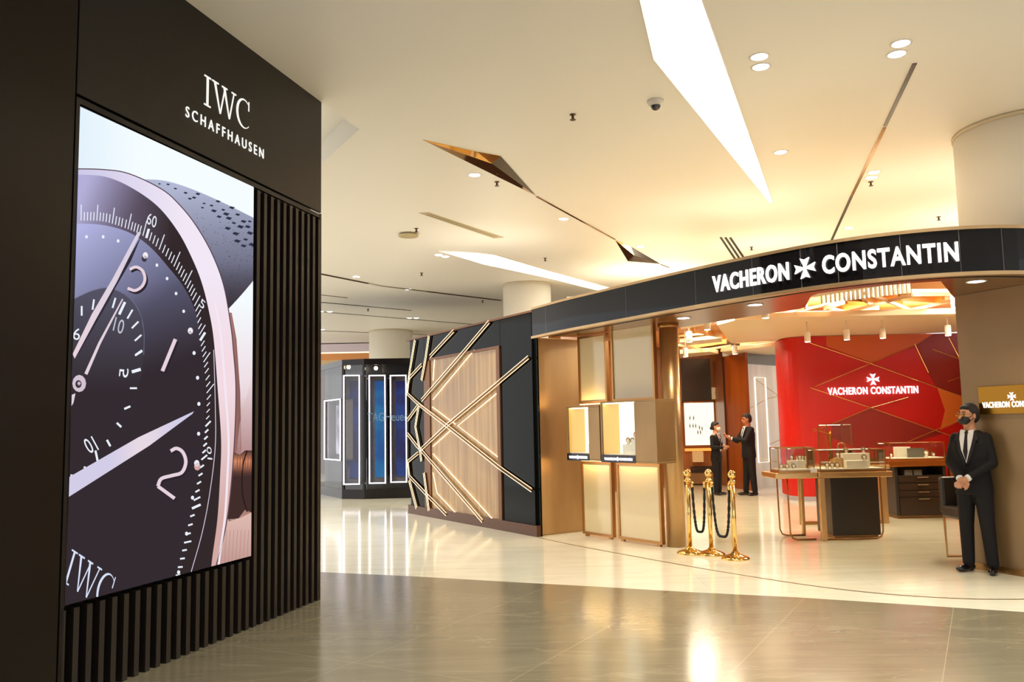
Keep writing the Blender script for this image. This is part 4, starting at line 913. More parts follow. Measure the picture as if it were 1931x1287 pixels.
o = mb.build('brass_inlay', M_brass); tag(o, 'thin brass lines crossing the grey marble wall', 'inlay')
# red wall
RB = Bend([(5.90, 18.9), (5.66, 18.2), (5.58, 17.6), (5.68, 17.25), (5.98, 17.085), (6.6, 17.065), (7.6, 17.033), (9.7, 16.965)])
strip(RB, 0, RB.L, -.12, 0, .1, 3.3).build('red_wall', [M_red]).name = 'wall_red'
struct(bpy.data.objects['wall_red']); 
for p_ in bpy.data.objects['wall_red'].data.polygons: p_.use_smooth = False
RF = Fr((5.98, 17.085), (9.7, 16.965))
Z3 = lambda x, y: (1450+x/2.474, 580+y/2.474)
def redpoly(pts, m, w, nm, lab):
    P3 = [RF.pt(*Z3(*p), w) for p in pts]; P3 = [RF.P(max((p-RF.O).dot(RF.e), 0), w, min(p.z, 3.3)) for p in P3]
    mb = MB(); mb.slab(P3, RF.n, .004); o = mb.build(nm, m, fixn=True); tag(o, lab, 'wall panel', 'coloured panels of the red wall'); return o
M_o = mat('orange_panel', (206, 92, 28), .45); M_mr = mat('maroon_panel', (140, 30, 22), .45); M_o2 = mat('copper_panel', (220, 112, 40), .45); M_r2 = mat('deep_red_panel', (150, 10, 10), .35, coat=.4)
redpoly([(180, 148), (475, 258), (700, 165), (770, 110), (160, 130)], M_o, .006, 'wall_panel', 'orange triangle at the top of the red wall under the spotlights')
redpoly([(690, 166), (770, 105), (925, 96), (925, 420), (780, 372), (745, 305)], M_mr, .006, 'wall_panel', 'maroon panel at the upper right of the red wall')
redpoly([(785, 374), (925, 420), (925, 515), (800, 572), (822, 480)], M_o2, .006, 'wall_panel', 'bright copper panel at the right edge of the red wall behind the guard')
redpoly([(475, 472), (815, 590), (640, 640), (420, 660), (180, 575)], M_mr, .006, 'wall_panel', 'maroon panel in the lower middle of the red wall')
t = thing('brass_lines', 'network of thin brass lines crossing over the red wall', 'inlay', RF.P(1.5, 0, .5))
for q in [[(215, 370), (475, 262), (720, 160)], [(190, 165), (475, 262), (925, 425)], [(175, 375), (480, 470), (925, 625)], [(150, 568), (290, 592)], [(205, 582), (475, 470), (650, 420)], [(640, 632), (905, 520)], [(680, 170), (745, 305)], [(840, 142), (888, 235)], [(765, 195), (888, 240)], [(835, 347), (925, 315)]]:
    mb = MB(); P3 = [RF.pt(*Z3(*p), .012) for p in q]; P3 = [RF.P(max((p-RF.O).dot(RF.e), 0), .012, min(p.z, 3.29)) for p in P3]; mb.tube(P3, .008, 4); mb.build('brass_line', M_brass, t)
t = thing('wall_sign', 'white lit VACHERON CONSTANTIN sign with a cross on the red wall', 'sign', RF.pt(1645, 745, .03))
ra = RF.hit(1560, 737)[0]; rb = RF.hit(1730, 737)[0]; rz0 = RF.hit(1645, 744)[1]; rz1 = RF.hit(1645, 730)[1]
M_sign2 = emis('sign_lit_small', (255, 250, 252), 1.8)
mb = MB(); textmb(mb, 'VACHERON CONSTANTIN', lambda v: RF.P(ra+(rb-ra)*v.x, .035+v.z, rz0+(rz1-rz0)*v.y), .022, .01, 1.12); mb.build('lettering', M_sign2, t)
cu_, cz_ = RF.hit(1645, 716); mb = MB()
for P_ in cross_poly(): polymb(mb, P_, lambda a, b, d: RF.P(cu_+a*.25, .03+d, cz_+b*.23), .015)
mb.build('emblem', M_sign2, t)
# ---------------- ceiling rafts, lattice, rods built in place of a soffit reflection
M_raft = mat('raft_cream', (242, 226, 190), .5)
def raft(pts, z, lab, th=.1):
    P3 = [at(x, y, z) for x, y in pts]; mb = MB(); mb.prism([(p.x, p.y) for p in P3], z, z+th); o = mb.build('ceiling_raft', M_raft, bevel=.01); tag(o, lab, 'ceiling raft', 'cream rafts hanging in the shop ceiling')
    return o
raft([(1352, 614), (1378, 648), (1496, 642), (1815, 626), (1815, 592), (1500, 599), (1385, 605)], 3.31, 'largest cream ceiling raft above the red wall')
raft([(1360, 664), (1381, 674), (1491, 667), (1491, 650)], 3.28, 'small cream ceiling raft above the wooden door')
raft([(1282, 646), (1282, 654), (1362, 645), (1360, 638)], 3.45, 'narrow cream ceiling raft beside the bronze column')
raft([(1282, 668), (1282, 676), (1355, 668), (1340, 664)], 3.3, 'lowest narrow cream ceiling raft over the back wall')
raft([(1284, 604), (1284, 622), (1342, 612), (1338, 600)], 3.2, 'short bright ceiling raft close behind the bronze column')
M_bat = mat('batten_gold', (214, 166, 96), .35, .4); M_bat2 = mat('batten_pale', (232, 200, 160), .35, .2)
t = thing('ceiling_lattice', 'lattice of crossing gold battens under the shop ceiling', 'ceiling lattice', (4.6, 12, 3.4))
Z6 = lambda x, y: (1500+x/4.48, 500+y/4.48); Z9 = lambda x, y: (1260+x/6.433, 530+y/6.433)
def batten(a, b, z, h=.05, w_=.03, m=M_bat2):
    A, B_ = at(*a, z), at(*b, z); d = (B_-A).normalized(); n = Vector((-d.y, d.x, 0))*w_/2; mb = MB()
    mb.prism([((A-n).x, (A-n).y), ((B_-n).x, (B_-n).y), ((B_+n).x, (B_+n).y), ((A+n).x, (A+n).y)], z, z+h); mb.build('batten', m, t)
for a, b in [((230, 350), (440, 272)), ((440, 272), (610, 252)), ((610, 252), (975, 395)), ((975, 395), (1340, 312)), ((232, 362), (430, 412)), ((430, 412), (990, 266)), ((990, 266), (1345, 262)), ((0, 405), (230, 355)), ((980, 235), (1340, 232))]:
    batten(Z6(*a), Z6(*b), 3.42)
for a, b in [((430, 300), (900, 340)), ((400, 385), (700, 390)), ((560, 280), (640, 360)), ((880, 300), (1240, 330)), ((650, 258), (980, 240)), ((1250, 300), (1345, 325)), ((250, 380), (430, 330))]:
    batten(Z6(*a), Z6(*b), 3.5, .18, .05, M_bat)
for a, b, z in [((340, 600), (600, 520), 3.4), ((600, 520), (850, 455), 3.4), ((850, 455), (1320, 445), 3.4), ((1320, 445), (1660, 345), 3.4), ((110, 790), (430, 850), 3.35), ((430, 850), (760, 800), 3.35), ((640, 860), (1480, 760), 3.3)]:
    batten(Z9(*a), Z9(*b), z)
for a, b, z in [((130, 680), (600, 640), 3.55), ((300, 620), (660, 700), 3.5), ((130, 840), (700, 760), 3.45), ((800, 760), (1480, 720), 3.45), ((1220, 420), (1680, 330), 3.5), ((700, 470), (1100, 400), 3.5)]:
    batten(Z9(*a), Z9(*b), z, .16, .05, M_bat)
ch = thing('reflection_rods', 'row of hanging glowing rods standing in for a reflection in the canopy soffit', 'reflection stand-in', (5.7, 13, 3.36))  # a reflection in the soffit, built as hanging glowing rods
N = 40; Mr = emis('rod_lit', (255, 244, 214), 1.5); Mr2 = mat('rod_glass', (225, 205, 165), .15)
for k in range(N):
    x = 1549+(1715-1549)*k/(N-1); d = 12.2+.2*math.sin(k*2.1); p = atd(x, 560-(x-1549)*.1, d); zb_ = atd(x, 573-(x-1549)*.125, d).z
    mb = MB(); mb.tube([Vector((p.x, p.y, zb_)), Vector((p.x, p.y, 3.6))], .012, 6); mb.build('rod', Mr if k % 2 else Mr2, ch)
mb = MB(); a = atd(1545, 550, 12.2); b = atd(1719, 550, 12.2); mb.box(a.x, b.x, 11.95, 12.45, 3.595, 3.615); mb.build('ceiling_plate', M_brass, ch)
# spotlights of the shop
M_sp = mat('spot_white', (240, 225, 205), .4)
_s0 = None
def trackspot(x, y, dep, lab, aim, power):
    global _s0
    p = atd(x, y, dep)
    t = thing('track_spotlight', lab, 'light', p, 0, 'white cylinder spotlights in the shop'); top = 3.31 if dep in (14.6, 14.4) else CS-.03
    mb = MB(); mb.lathe([(.05, 0), (.052, .01), (.052, .17), (.03, .18)], p, 18); mb.build('housing', M_sp, t)
    mb = MB(); mb.lathe([(.045, -.004), (.045, .001)], p, 18); mb.build('lamp_face', emis('spot_face', (255, 236, 210), 16.), t)
    mb = MB(); mb.tube([p+Vector((0, 0, .17)), Vector((p.x, p.y, max(top, p.z+.2)))], .012, 6); mb.build('stem', M_sp, t)
    if power: spot(p.x, p.y, p.z-.02, power, 95, (255, 244, 215), aim=aim, r=.05)
dn = lambda x, y: (x, y, 0)
for x, y, dep, lab in [(1523, 645, 14.6, 'leftmost spotlight before the top of the red wall'), (1597, 641, 14.6, 'second spotlight before the top of the red wall'), (1665, 638, 14.6, 'third spotlight before the top of the red wall'), (1788, 633, 14.4, 'tilted spotlight before the right end of the red wall'),
                       (1801, 580, 11.8, 'small spotlight just left of the bronze wall under the canopy'), (1444, 600, 12.0, 'spotlight hanging over the lattice right of the soffit lamp'), (1334, 622, 13.5, 'bright spotlight between the column and the biggest raft'), (1300, 645, 14.5, 'tilted spotlight right of the bronze column'),
                       (1293, 673, 17.5, 'lowest spotlight above the dark square panel'), (1386, 668, 17.0, 'spotlight hanging over the small raft by the door')]:
    p = atd(x, y, dep); trackspot(x, y, dep, lab, (p.x+.2, p.y+.1, 0), 80)
for x, y, lab in [(1424, 575, 'soffit lamp under the first letters of the canopy sign'), (1841, 531, 'soffit lamp at the right above the guard'), (1289, 600, 'soffit lamp beside the top of the bronze column')]:
    downlight(x, y, lab, 60, zc=ZB-.002, grp='lamps in the canopy soffit', col=(255, 240, 205))
for x, y in [(3.2, 14.5), (5.0, 14.2), (6.8, 14.5), (3.8, 18.5), (7.5, 13.0), (4.4, 16.5), (6.2, 11.6)]:  # bare area lamps added under the shop ceiling to brighten the interior
    arealamp(x, y, 3.6, 105, .9, .5, (255, 244, 215))
arealamp(6.3, 19.8, 3.55, 60, 1.8, 1.4, (255, 240, 210)); arealamp(4.2, 20.3, 3.55, 45, 1.8, 1.6, (255, 236, 195))  # two more added area lamps fill the back of the shop
# spots without fixtures, added to brighten the red wall
for x in (6.4, 7.3, 8.2): spot(x, 15.6, 3.55, 70, 90, (255, 238, 205), aim=(x, 17, 1.6))

# unseen area lamps added above the shop roof to brighten the hall ceiling
for x, y, p_ in [(3.4, 12.6, 9), (5.8, 11.2, 7), (4.8, 15.5, 16), (8, 13.5, 24), (3.0, 18, 34)]:
    arealamp(x, y, CS+.12, p_, 1.6, 1.0, (255, 247, 228), rot=(PI, 0, 0))
arealamp(-.3, 14.6, 3.36, 14, .5, .12, (255, 247, 228), rot=(PI, 0, 0))  # unseen lamp added above the zigzag wall, also for the hall ceiling
# ============================================================ ROPE POSTS
def zat(y, x, dep): return atd(x, y, dep).z
_post = None
posts = []
for i, (x, y, lab) in enumerate([(1302, 1045, 'leftmost brass rope post, beside the bronze column'), (1342, 1047, 'middle brass rope post holding two black ropes'), (1387, 1055, 'rightmost brass rope post at the open entrance')]):
    p = at(x, y); p.z = 0; posts.append(p)
    if _post is None:
        t = thing('rope_post', lab, 'rope post', p, 0, 'polished brass rope posts'); m = M_brass
        mb = MB(); mb.lathe([(.165, 0), (.165, .012), (.15, .028), (.09, .05), (.05, .065), (.034, .09)], p, 40); mb.build('base', m, t)
        mb = MB(); mb.lathe([(.027, .08), (.027, .90)], p, 24); mb.build('pole', m, t)
        mb = MB(); mb.lathe([(.03, .875), (.045, .885), (.045, .90), (.03, .915), (.02, .93), (.022, .945)], p, 24); mb.build('collar', m, t)
        mb = MB(); mb.ell(p+Vector((0, 0, .985)), (.048, .048, .05), 20); mb.build('ball', m, t)
        _post = t
    else: dup(_post, p, label=lab)
M_rope = mat('rope_black', (18, 14, 12), .7)
for a, b, sag, lab in [(posts[0], posts[1], .27, 'black twisted rope hanging between the left and middle brass posts'), (posts[1], posts[2], .24, 'black twisted rope hanging between the middle and right brass posts')]:
    t = thing('rope', lab, 'rope', (a+b)/2, 0, 'black ropes between the brass posts'); A_ = a+(b-a).normalized()*.055; B_ = b-(b-a).normalized()*.055
    P_ = []; n = 70; zt_ = .84
    for i in range(n+1):
        s_ = i/n; k = abs(2*s_-1); z = sag+(zt_-sag)*(k**2.8); xx = .5+.5*math.copysign(k**.62, 2*s_-1)
        P_.append(A_.lerp(B_, xx)+Vector((0, 0, z)))
    mb = MB(); mb.tube(P_, [.0155+.0035*math.sin(i*2.2) for i in range(n+1)], 8); mb.build('rope', M_rope, t)
    for q in (A_, B_): mb = MB(); mb.tube([q+Vector((0, 0, .80)), q+Vector((0, 0, .88))], .017, 10); mb.build('end_clip', M_brass, t)
# ============================================================ DISPLAY TABLES
M_ttop = mat('table_bronze', (214, 172, 116), .25, .6); M_cab = mat('cabinet_dark', (44, 38, 34), .35); M_cu = mat('copper_edge', (196, 118, 52), .2, .8)
def X(px, dep): return atd(px, 850, dep).x
def case(lab, x0, x1, y0, y1, z0, h, m, base=M_ttop, lid=True):
    t = thing('glass_case', lab, 'display case', ((x0+x1)/2, (y0+y1)/2, z0)); e = .012; g = MB()
    for (xx, yy) in ((x0, y0), (x1-e, y0), (x0, y1-e), (x1-e, y1-e)):
        mb = MB(); mb.box(xx, xx+e, yy, yy+e, z0+.03, z0+h-e); mb.build('corner_rail', m, t)
    mb = MB(); mb.box(x0, x1, y0, y0+e, z0+h-e, z0+h); mb.box(x0, x1, y1-e, y1, z0+h-e, z0+h); mb.box(x0, x0+e, y0+e, y1-e, z0+h-e, z0+h); mb.box(x1-e, x1, y0+e, y1-e, z0+h-e, z0+h); mb.build('top_frame', m, t)
    mb = MB(); mb.box(x0, x1, y0, y1, z0, z0+.03); mb.build('base', m, t)
    mb = MB(); mb.box(x0+.02, x1-.02, y0+.02, y1-.02, z0+.03, z0+.045); mb.build('pad', M_white2, t)
    mb = MB()
    for q in ((x0+e, x1-e, y0+.004, y0+.007), (x0+e, x1-e, y1-.007, y1-.004), (x0+.004, x0+.007, y0+e, y1-e), (x1-.007, x1-.004, y0+e, y1-e)): mb.box(*q, z0+.03, z0+h-e)
    mb.box(x0+e, x1-e, y0+e, y1-e, z0+h-.008, z0+h-.005); mb.build('glass', GL, t)
    mb = MB(); mb.box(x0+.03, x1-.03, y1-.024, y1-.014, z0+h-.02, z0+h-.012); mb.build('lamp_strip', emis('case_lamp2', (255, 236, 200), 9.), t)
    return z0+.045
def block(p, w_, d_, h_, lab, m=None):
    mb = MB(); mb.box(p[0]-w_/2, p[0]+w_/2, p[1]-d_/2, p[1]+d_/2, p[2], p[2]+h_); o = mb.build('display_block', m or M_white2, bevel=.004); tag(o, lab, 'display block'); return (p[0], p[1], p[2]+h_)
def leg(mb, x0, x1, y0, y1, z0, z1): mb.box(x0, x1, y0, y1, z0, z1)
# table A (left, small) and B (wide with dark cabinet)
dA = 11.55
xa0, xa1 = X(1460, dA), X(1539, dA); xb0, xb1 = X(1541, dA), X(1681, dA)
ZT_ = .905
tA = thing('display_table', 'small bronze display table with thin wire frame legs, left of the wide one', 'table', ((xa0+xa1)/2, 11.85, 0))
mb = MB(); mb.box(xa0, xa1, dA, 12.2, ZT_-.075, ZT_); mb.build('tabletop', M_ttop, tA, bevel=.01)
xl = X(1481, dA+.1)
for yy in (dA+.1, 12.1):
    mb = MB(); mb.tube([Vector((xl, yy, ZT_-.07)), Vector((xl+.01, yy, .1)), Vector((xl+.04, yy, .03)), Vector((xl+.1, yy, .012)), Vector((xa1-.03, yy, .012))], .011, 8); mb.build('leg_frame', M_frame, tA)
for nm, y_ in (('leg', 12.1),): mb = MB(); mb.box(xa1-.05, xa1-.01, y_, y_+.06, 0, ZT_-.075); mb.build('leg', M_ttop, tA, bevel=.004)
tB = thing('display_table', 'wide bronze display table with a dark cabinet under its top', 'table', ((xb0+xb1)/2, 11.95, 0))
mb = MB(); mb.box(xb0, xb1, dA, 12.35, ZT_-.075, ZT_); mb.build('tabletop', M_ttop, tB, bevel=.01)
mb = MB(); mb.box(xb0, xb0+.07, dA-.02, dA+.05, 0, ZT_-.075); mb.build('leg', M_ttop, tB, bevel=.004)
xc0, xc1 = X(1563, dA+.1), X(1653, dA+.1)
mb = MB(); mb.box(xc0, xc1, dA+.12, 12.25, .05, ZT_-.075); mb.build('cabinet', M_cab, tB, bevel=.006)
mb = MB(); mb.box(xc0+.03, xc1-.03, dA+.14, 12.2, 0, .05); mb.build('plinth', M_bzd, tB)
mb = MB(); xr = X(1656, dA+.1); mb.tube([Vector((xr, dA+.1, ZT_-.07)), Vector((xr, dA+.1, .1)), Vector((xr-.03, dA+.1, .03)), Vector((xr-.09, dA+.1, .012)), Vector((xb0+.08, dA+.1, .012))], .012, 8); mb.build('leg_frame', M_frame, tB)
rnd = random.Random(5)
x0, x1 = X(1468, dA), X(1536, dA)
zz = case('glass case with bronze edges on the small left display table', x0, x1, dA+.03, dA+.42, ZT_, .34, M_frame)
q = block((x0+.33, dA+.3, zz), .22, .12, .11, 'white block at the back of the small left glass case')
for k, (dx, dy, dz) in enumerate([(.07, .14, 0), (.15, .14, 0), (.24, .14, 0), (.27, .3, .11), (.38, .3, .11)]):
    watch('watch', (x0+dx, dA+dy, zz+dz), .026, ['leftmost watch in the small left glass case', 'second watch from the left in the small left glass case', 'front watch nearest the middle of the small left glass case', 'left watch on the block in the small left glass case', 'right watch on the block in the small left glass case'][k], 'watches in the small left glass case', tilt=(-.2, -1, .4))
x0, x1 = X(1546, dA), X(1671, dA)
zz = case('wide glass case with bronze edges on the table with the dark cabinet', x0, x1, dA+.03, dA+.55, ZT_, .30, M_frame)
block((x0+.55, dA+.18, zz), .3, .12, .1, 'low white block at the front of the wide glass case')
block((x0+.62, dA+.38, zz), .36, .12, .19, 'tall white block at the back right of the wide glass case')
block((x0+.38, dA+.38, zz), .1, .1, .13, 'tan block at the back middle of the wide glass case', mat('tan_block', (200, 160, 105), .5))
for k, (dx, dy, dz) in enumerate([(.14, .15, 0), (.21, .15, 0), (.28, .15, 0), (.38, .38, .13), (.5, .38, .19), (.74, .38, .19), (.64, .12, .1)]):
    watch('watch', (x0+dx, dA+dy, zz+dz), .028, ['leftmost watch at the front of the wide glass case', 'second watch from the left at the front of the wide glass case', 'third watch from the left at the front of the wide glass case', 'watch on the tan block in the wide glass case', 'left watch on the tall white block in the wide glass case', 'right watch on the tall white block in the wide glass case', 'watch on the low white block in the wide glass case'][k], 'watches in the wide glass case', tilt=(-.2, -1, .4))
mb = MB(); mb.box(X(1521, dA), X(1533, dA), dA+.04, dA+.1, ZT_, ZT_+.06); o = mb.build('price_card', mat('card_white', (250, 248, 240), .5)); o.location.x = X(1538, dA)-.03; tag(o, 'small white card standing on the front corner between the two display tables', 'card')
o.location.y = dA+.05
# rear table with tall case
dC = 13.3; tC = thing('display_table', 'rear display table half hidden behind the wide one', 'table', (X(1590, dC), 13.6, 0))
xc0, xc1 = X(1497, dC), X(1676, dC)
mb = MB(); mb.box(xc0, xc1, dC, 13.95, .83, .9); mb.build('tabletop', M_ttop, tC, bevel=.008)
for xx in (xc0+.06, xc1-.16):
    mb = MB(); mb.box(xx, xx+(.03 if xx < xc0+.1 else .12), dC+.05, dC+.1, 0, .83); mb.build('leg', M_bz, tC, bevel=.004)
mb = MB(); mb.box(xc0+.09, xc1-.16, dC+.05, dC+.1, .0, .05); mb.build('foot_rail', M_frame, tC)
zz = case('small glass case on the left end of the rear table', X(1497, dC), X(1538, dC), dC+.05, dC+.4, .9, .28, M_frame)
block((X(1520, dC), dC+.22, zz), .14, .1, .1, 'white block in the small glass case on the rear table')
x0, x1 = X(1564, dC), X(1612, dC); zT = zat(800, 1588, dC)
zz = case('tall narrow glass case standing on the rear table', x0, x1, dC+.08, dC+.48, .9, zT-.9, M_frame)
o = MB().lathe([(.02, 0), (.035, .06), (.02, .16), (.012, .26), (.03, .34), (.022, .42), (.004, .5)], ((x0+x1)/2-.08, dC+.25, zz), 16).build('gold_ornament', mat('old_gold', (200, 140, 50), .25, .9)); tag(o, 'tall slender gold ornament inside the tall glass case', 'ornament')
t = thing('desk_clock', 'round clock movement on a flat stand inside the tall glass case', 'clock', ((x0+x1)/2+.09, dC+.25, zz))
p = Vector(t.location); mb = MB(); mb.box(p.x-.08, p.x+.08, p.y-.05, p.y+.05, p.z, p.z+.17); mb.build('stand', M_frame, t); mb = MB(); mb.tube([p+Vector((.06*math.cos(a), 0, .24+.06*math.sin(a))) for a in [2*PI*k/18 for k in range(18)]], .012, 6, closed=True); mb.build('ring', mat('copper_pink', (220, 150, 120), .2, .8), t)
x0, x1 = X(1616, dC), X(1672, dC)
zz = case('low wide glass case at the right of the rear table', x0, x1, dC+.05, dC+.45, .9, .24, M_cu)
mb = MB(); mb.box(x0+.04, x1-.04, dC+.1, dC+.4, zz, zz+.05); o = mb.build('display_block', mat('copper_edge')); tag(o, 'copper coloured block in the low case on the rear table', 'display block')
# drawer cabinet
dD = 13.9; X0_, X1_ = X(1684, dD), X(1781, dD)
tD = thing('drawer_cabinet', 'dark drawer cabinet with an orange bronze top in front of the red wall', 'cabinet', ((X0_+X1_)/2, 14.2, 0))
zt2 = zat(869, 1730, dD); zb2 = zat(880, 1730, dD)
mb = MB(); mb.box(X(1672, dD), X(1795, dD), dD-.03, 14.6, zb2, zt2); mb.build('worktop', M_cu, tD, bevel=.006)
zs = zat(897, 1730, dD); mb = MB()
mb.box(X0_, X0_+.05, dD, 14.5, .05, zb2); mb.box(X1_-.05, X1_, dD, 14.5, .05, zb2); mb.box(X0_+.05, X1_-.05, dD+.02, 14.5, .05, zs); mb.box(X0_+.05, X1_-.05, 14.45, 14.5, zs, zb2); mb.build('body', M_cab, tD, bevel=.004)
mb = MB(); mb.box(X0_+.04, X1_-.04, dD+.05, 14.45, 0, .05); mb.build('plinth', M_bzd, tD)
ys_ = [897, 911, 925, 938, 974]
for k in range(4):
    za, zb_ = zat(ys_[k]+1, 1730, dD), zat(ys_[k+1]-1, 1730, dD); dm = MB(); dm.box(X0_+.06, X1_-.06, dD, dD+.02, zb_, za); d_ = dm.build('drawer', mat('drawer_dark', (50, 34, 26), .3), tD, bevel=.003)
    xm = (X0_+X1_)/2+.03; mb = MB(); mb.box(xm-.09, xm+.09, dD-.02, dD-.002, za-.03, za-.015); mb.build('handle', mat('handle_steel', (200, 180, 150), .25, .8), d_)
for k, (xa, lab) in enumerate([(1706, 'left grey box on the open shelf of the drawer cabinet'), (1724, 'right grey box on the open shelf of the drawer cabinet')]):
    mb = MB(); xx = X(xa, dD); mb.box(xx, xx+.13, dD+.06, dD+.2, zs, zs+.085); o = mb.build('storage_box', mat('box_grey', (110, 108, 98), .5)); tag(o, lab, 'box', 'grey boxes on the cabinet shelf')
mb = MB(); xx = X(1795, dD); mb.box(xx-.06, xx, dD, dD+.05, 0, zb2); mb.build('leg', M_cu, tD)
x0, x1 = X(1678, dD), X(1783, dD)
zz = case('orange edged glass case on top of the drawer cabinet', x0, x1, dD+.02, dD+.5, zt2, .29, M_cu)
block((x0+.33, dD+.3, zz), .24, .1, .17, 'white box with a lid at the left in the orange edged case')
o = block((x0+.48, dD+.14, zz), .27, .03, .15, 'flat grey panel standing at the front of the orange edged case', mat('box_grey'))
watch('watch', (x0+.68, dD+.2, zz), .04, 'large round watch at the right in the orange edged case', 'watches in the orange edged case', tilt=(-.2, -1, .4))
watch('watch', (x0+.8, dD+.2, zz), .026, 'small watch at the far right in the orange edged case', 'watches in the orange edged case', tilt=(-.2, -1, .4))
watch('watch', (x0+.1, dD+.2, zz), .026, 'small watch at the far left in the orange edged case', 'watches in the orange edged case', tilt=(-.2, -1, .4))
# padded chair behind the guard
dE = 9.75; t = thing('padded_chair', 'dark padded chair with bronze frame legs behind the guard', 'chair', (X(1815, dE), dE, 0))
xe = X(1791, dE); 
mb = MB(); mb.box(xe, xe+.5, dE-.22, dE+.3, .46, .60); mb.build('seat', M_cab, t, bevel=.03)
mb = MB(); mb.box(xe+.0, xe+.5, dE+.24, dE+.34, .5, .92); mb.build('backrest', M_cab, t, bevel=.03)
for yy in (dE-.2, dE+.28):
    mb = MB(); mb.tube([Vector((xe+.02, yy, .46)), Vector((xe+.03, yy, .012)), Vector((xe+.47, yy, .012)), Vector((xe+.48, yy, .46))], .014, 4); mb.build('leg_frame', M_frame, t)
# ============================================================ PEOPLE
SK = mat('skin', (196, 140, 105), .5); SKD = mat('skin_red', (176, 112, 78), .5); HAIR = mat('hair_black', (18, 14, 13), .7, noise=((60, 60, 8), (34, 27, 24), (.4, .6)))
SUIT = mat('suit_black', (24, 21, 23), .75, spec=.25); SUIT2 = mat('suit_lapel', (32, 28, 30), .55, spec=.3); SHIRT = mat('shirt_white', (226, 222, 220), .7); TIE = mat('tie_black', (22, 16, 18), .5); SHOE = mat('shoe_black', (14, 11, 11), .25)
def hand(mb, w, d, side, up=Vector((0, 0, 1)), s=1., curl=.6):
    """palm from wrist w along d; fingers curl towards 'up'"""
    d = Vector(d).normalized(); up = Vector(up); up = (up-d*up.dot(d)).normalized(); lat = d.cross(up)*side
    mb.cap(w, .026*s, w+d*.04*s, .034*s, 10)
    for k in range(4):
        b = w+d*.07*s+lat*(.03-.02*k)*s; L = [.036, .042, .040, .032][k]*s
        mb.cap(w+d*.02*s+lat*(.02-.013*k)*s, .016*s, b, .0125*s, 8)
        j1 = b+(d*math.cos(curl*.6)+up*math.sin(curl*.6))*L; j2 = j1+(d*math.cos(curl*1.4)+up*math.sin(curl*1.4))*L*.7; j3 = j2+(d*math.cos(curl*2.1)+up*math.sin(curl*2.1))*L*.5
        mb.cap(b, .011*s, j1, .010*s, 8); mb.cap(j1, .010*s, j2, .009*s, 8); mb.cap(j2, .009*s, j3, .0075*s, 8)
    b = w+d*.02*s+lat*.03*s; j = b+(d*.7+lat*.6+up*.3).normalized()*.04*s; mb.cap(w, .018*s, b, .016*s, 8); mb.cap(b, .015*s, j, .011*s, 8); mb.cap(j, .011*s, j+(d*.9+up*.45).normalized()*.032*s, .009*s, 8)
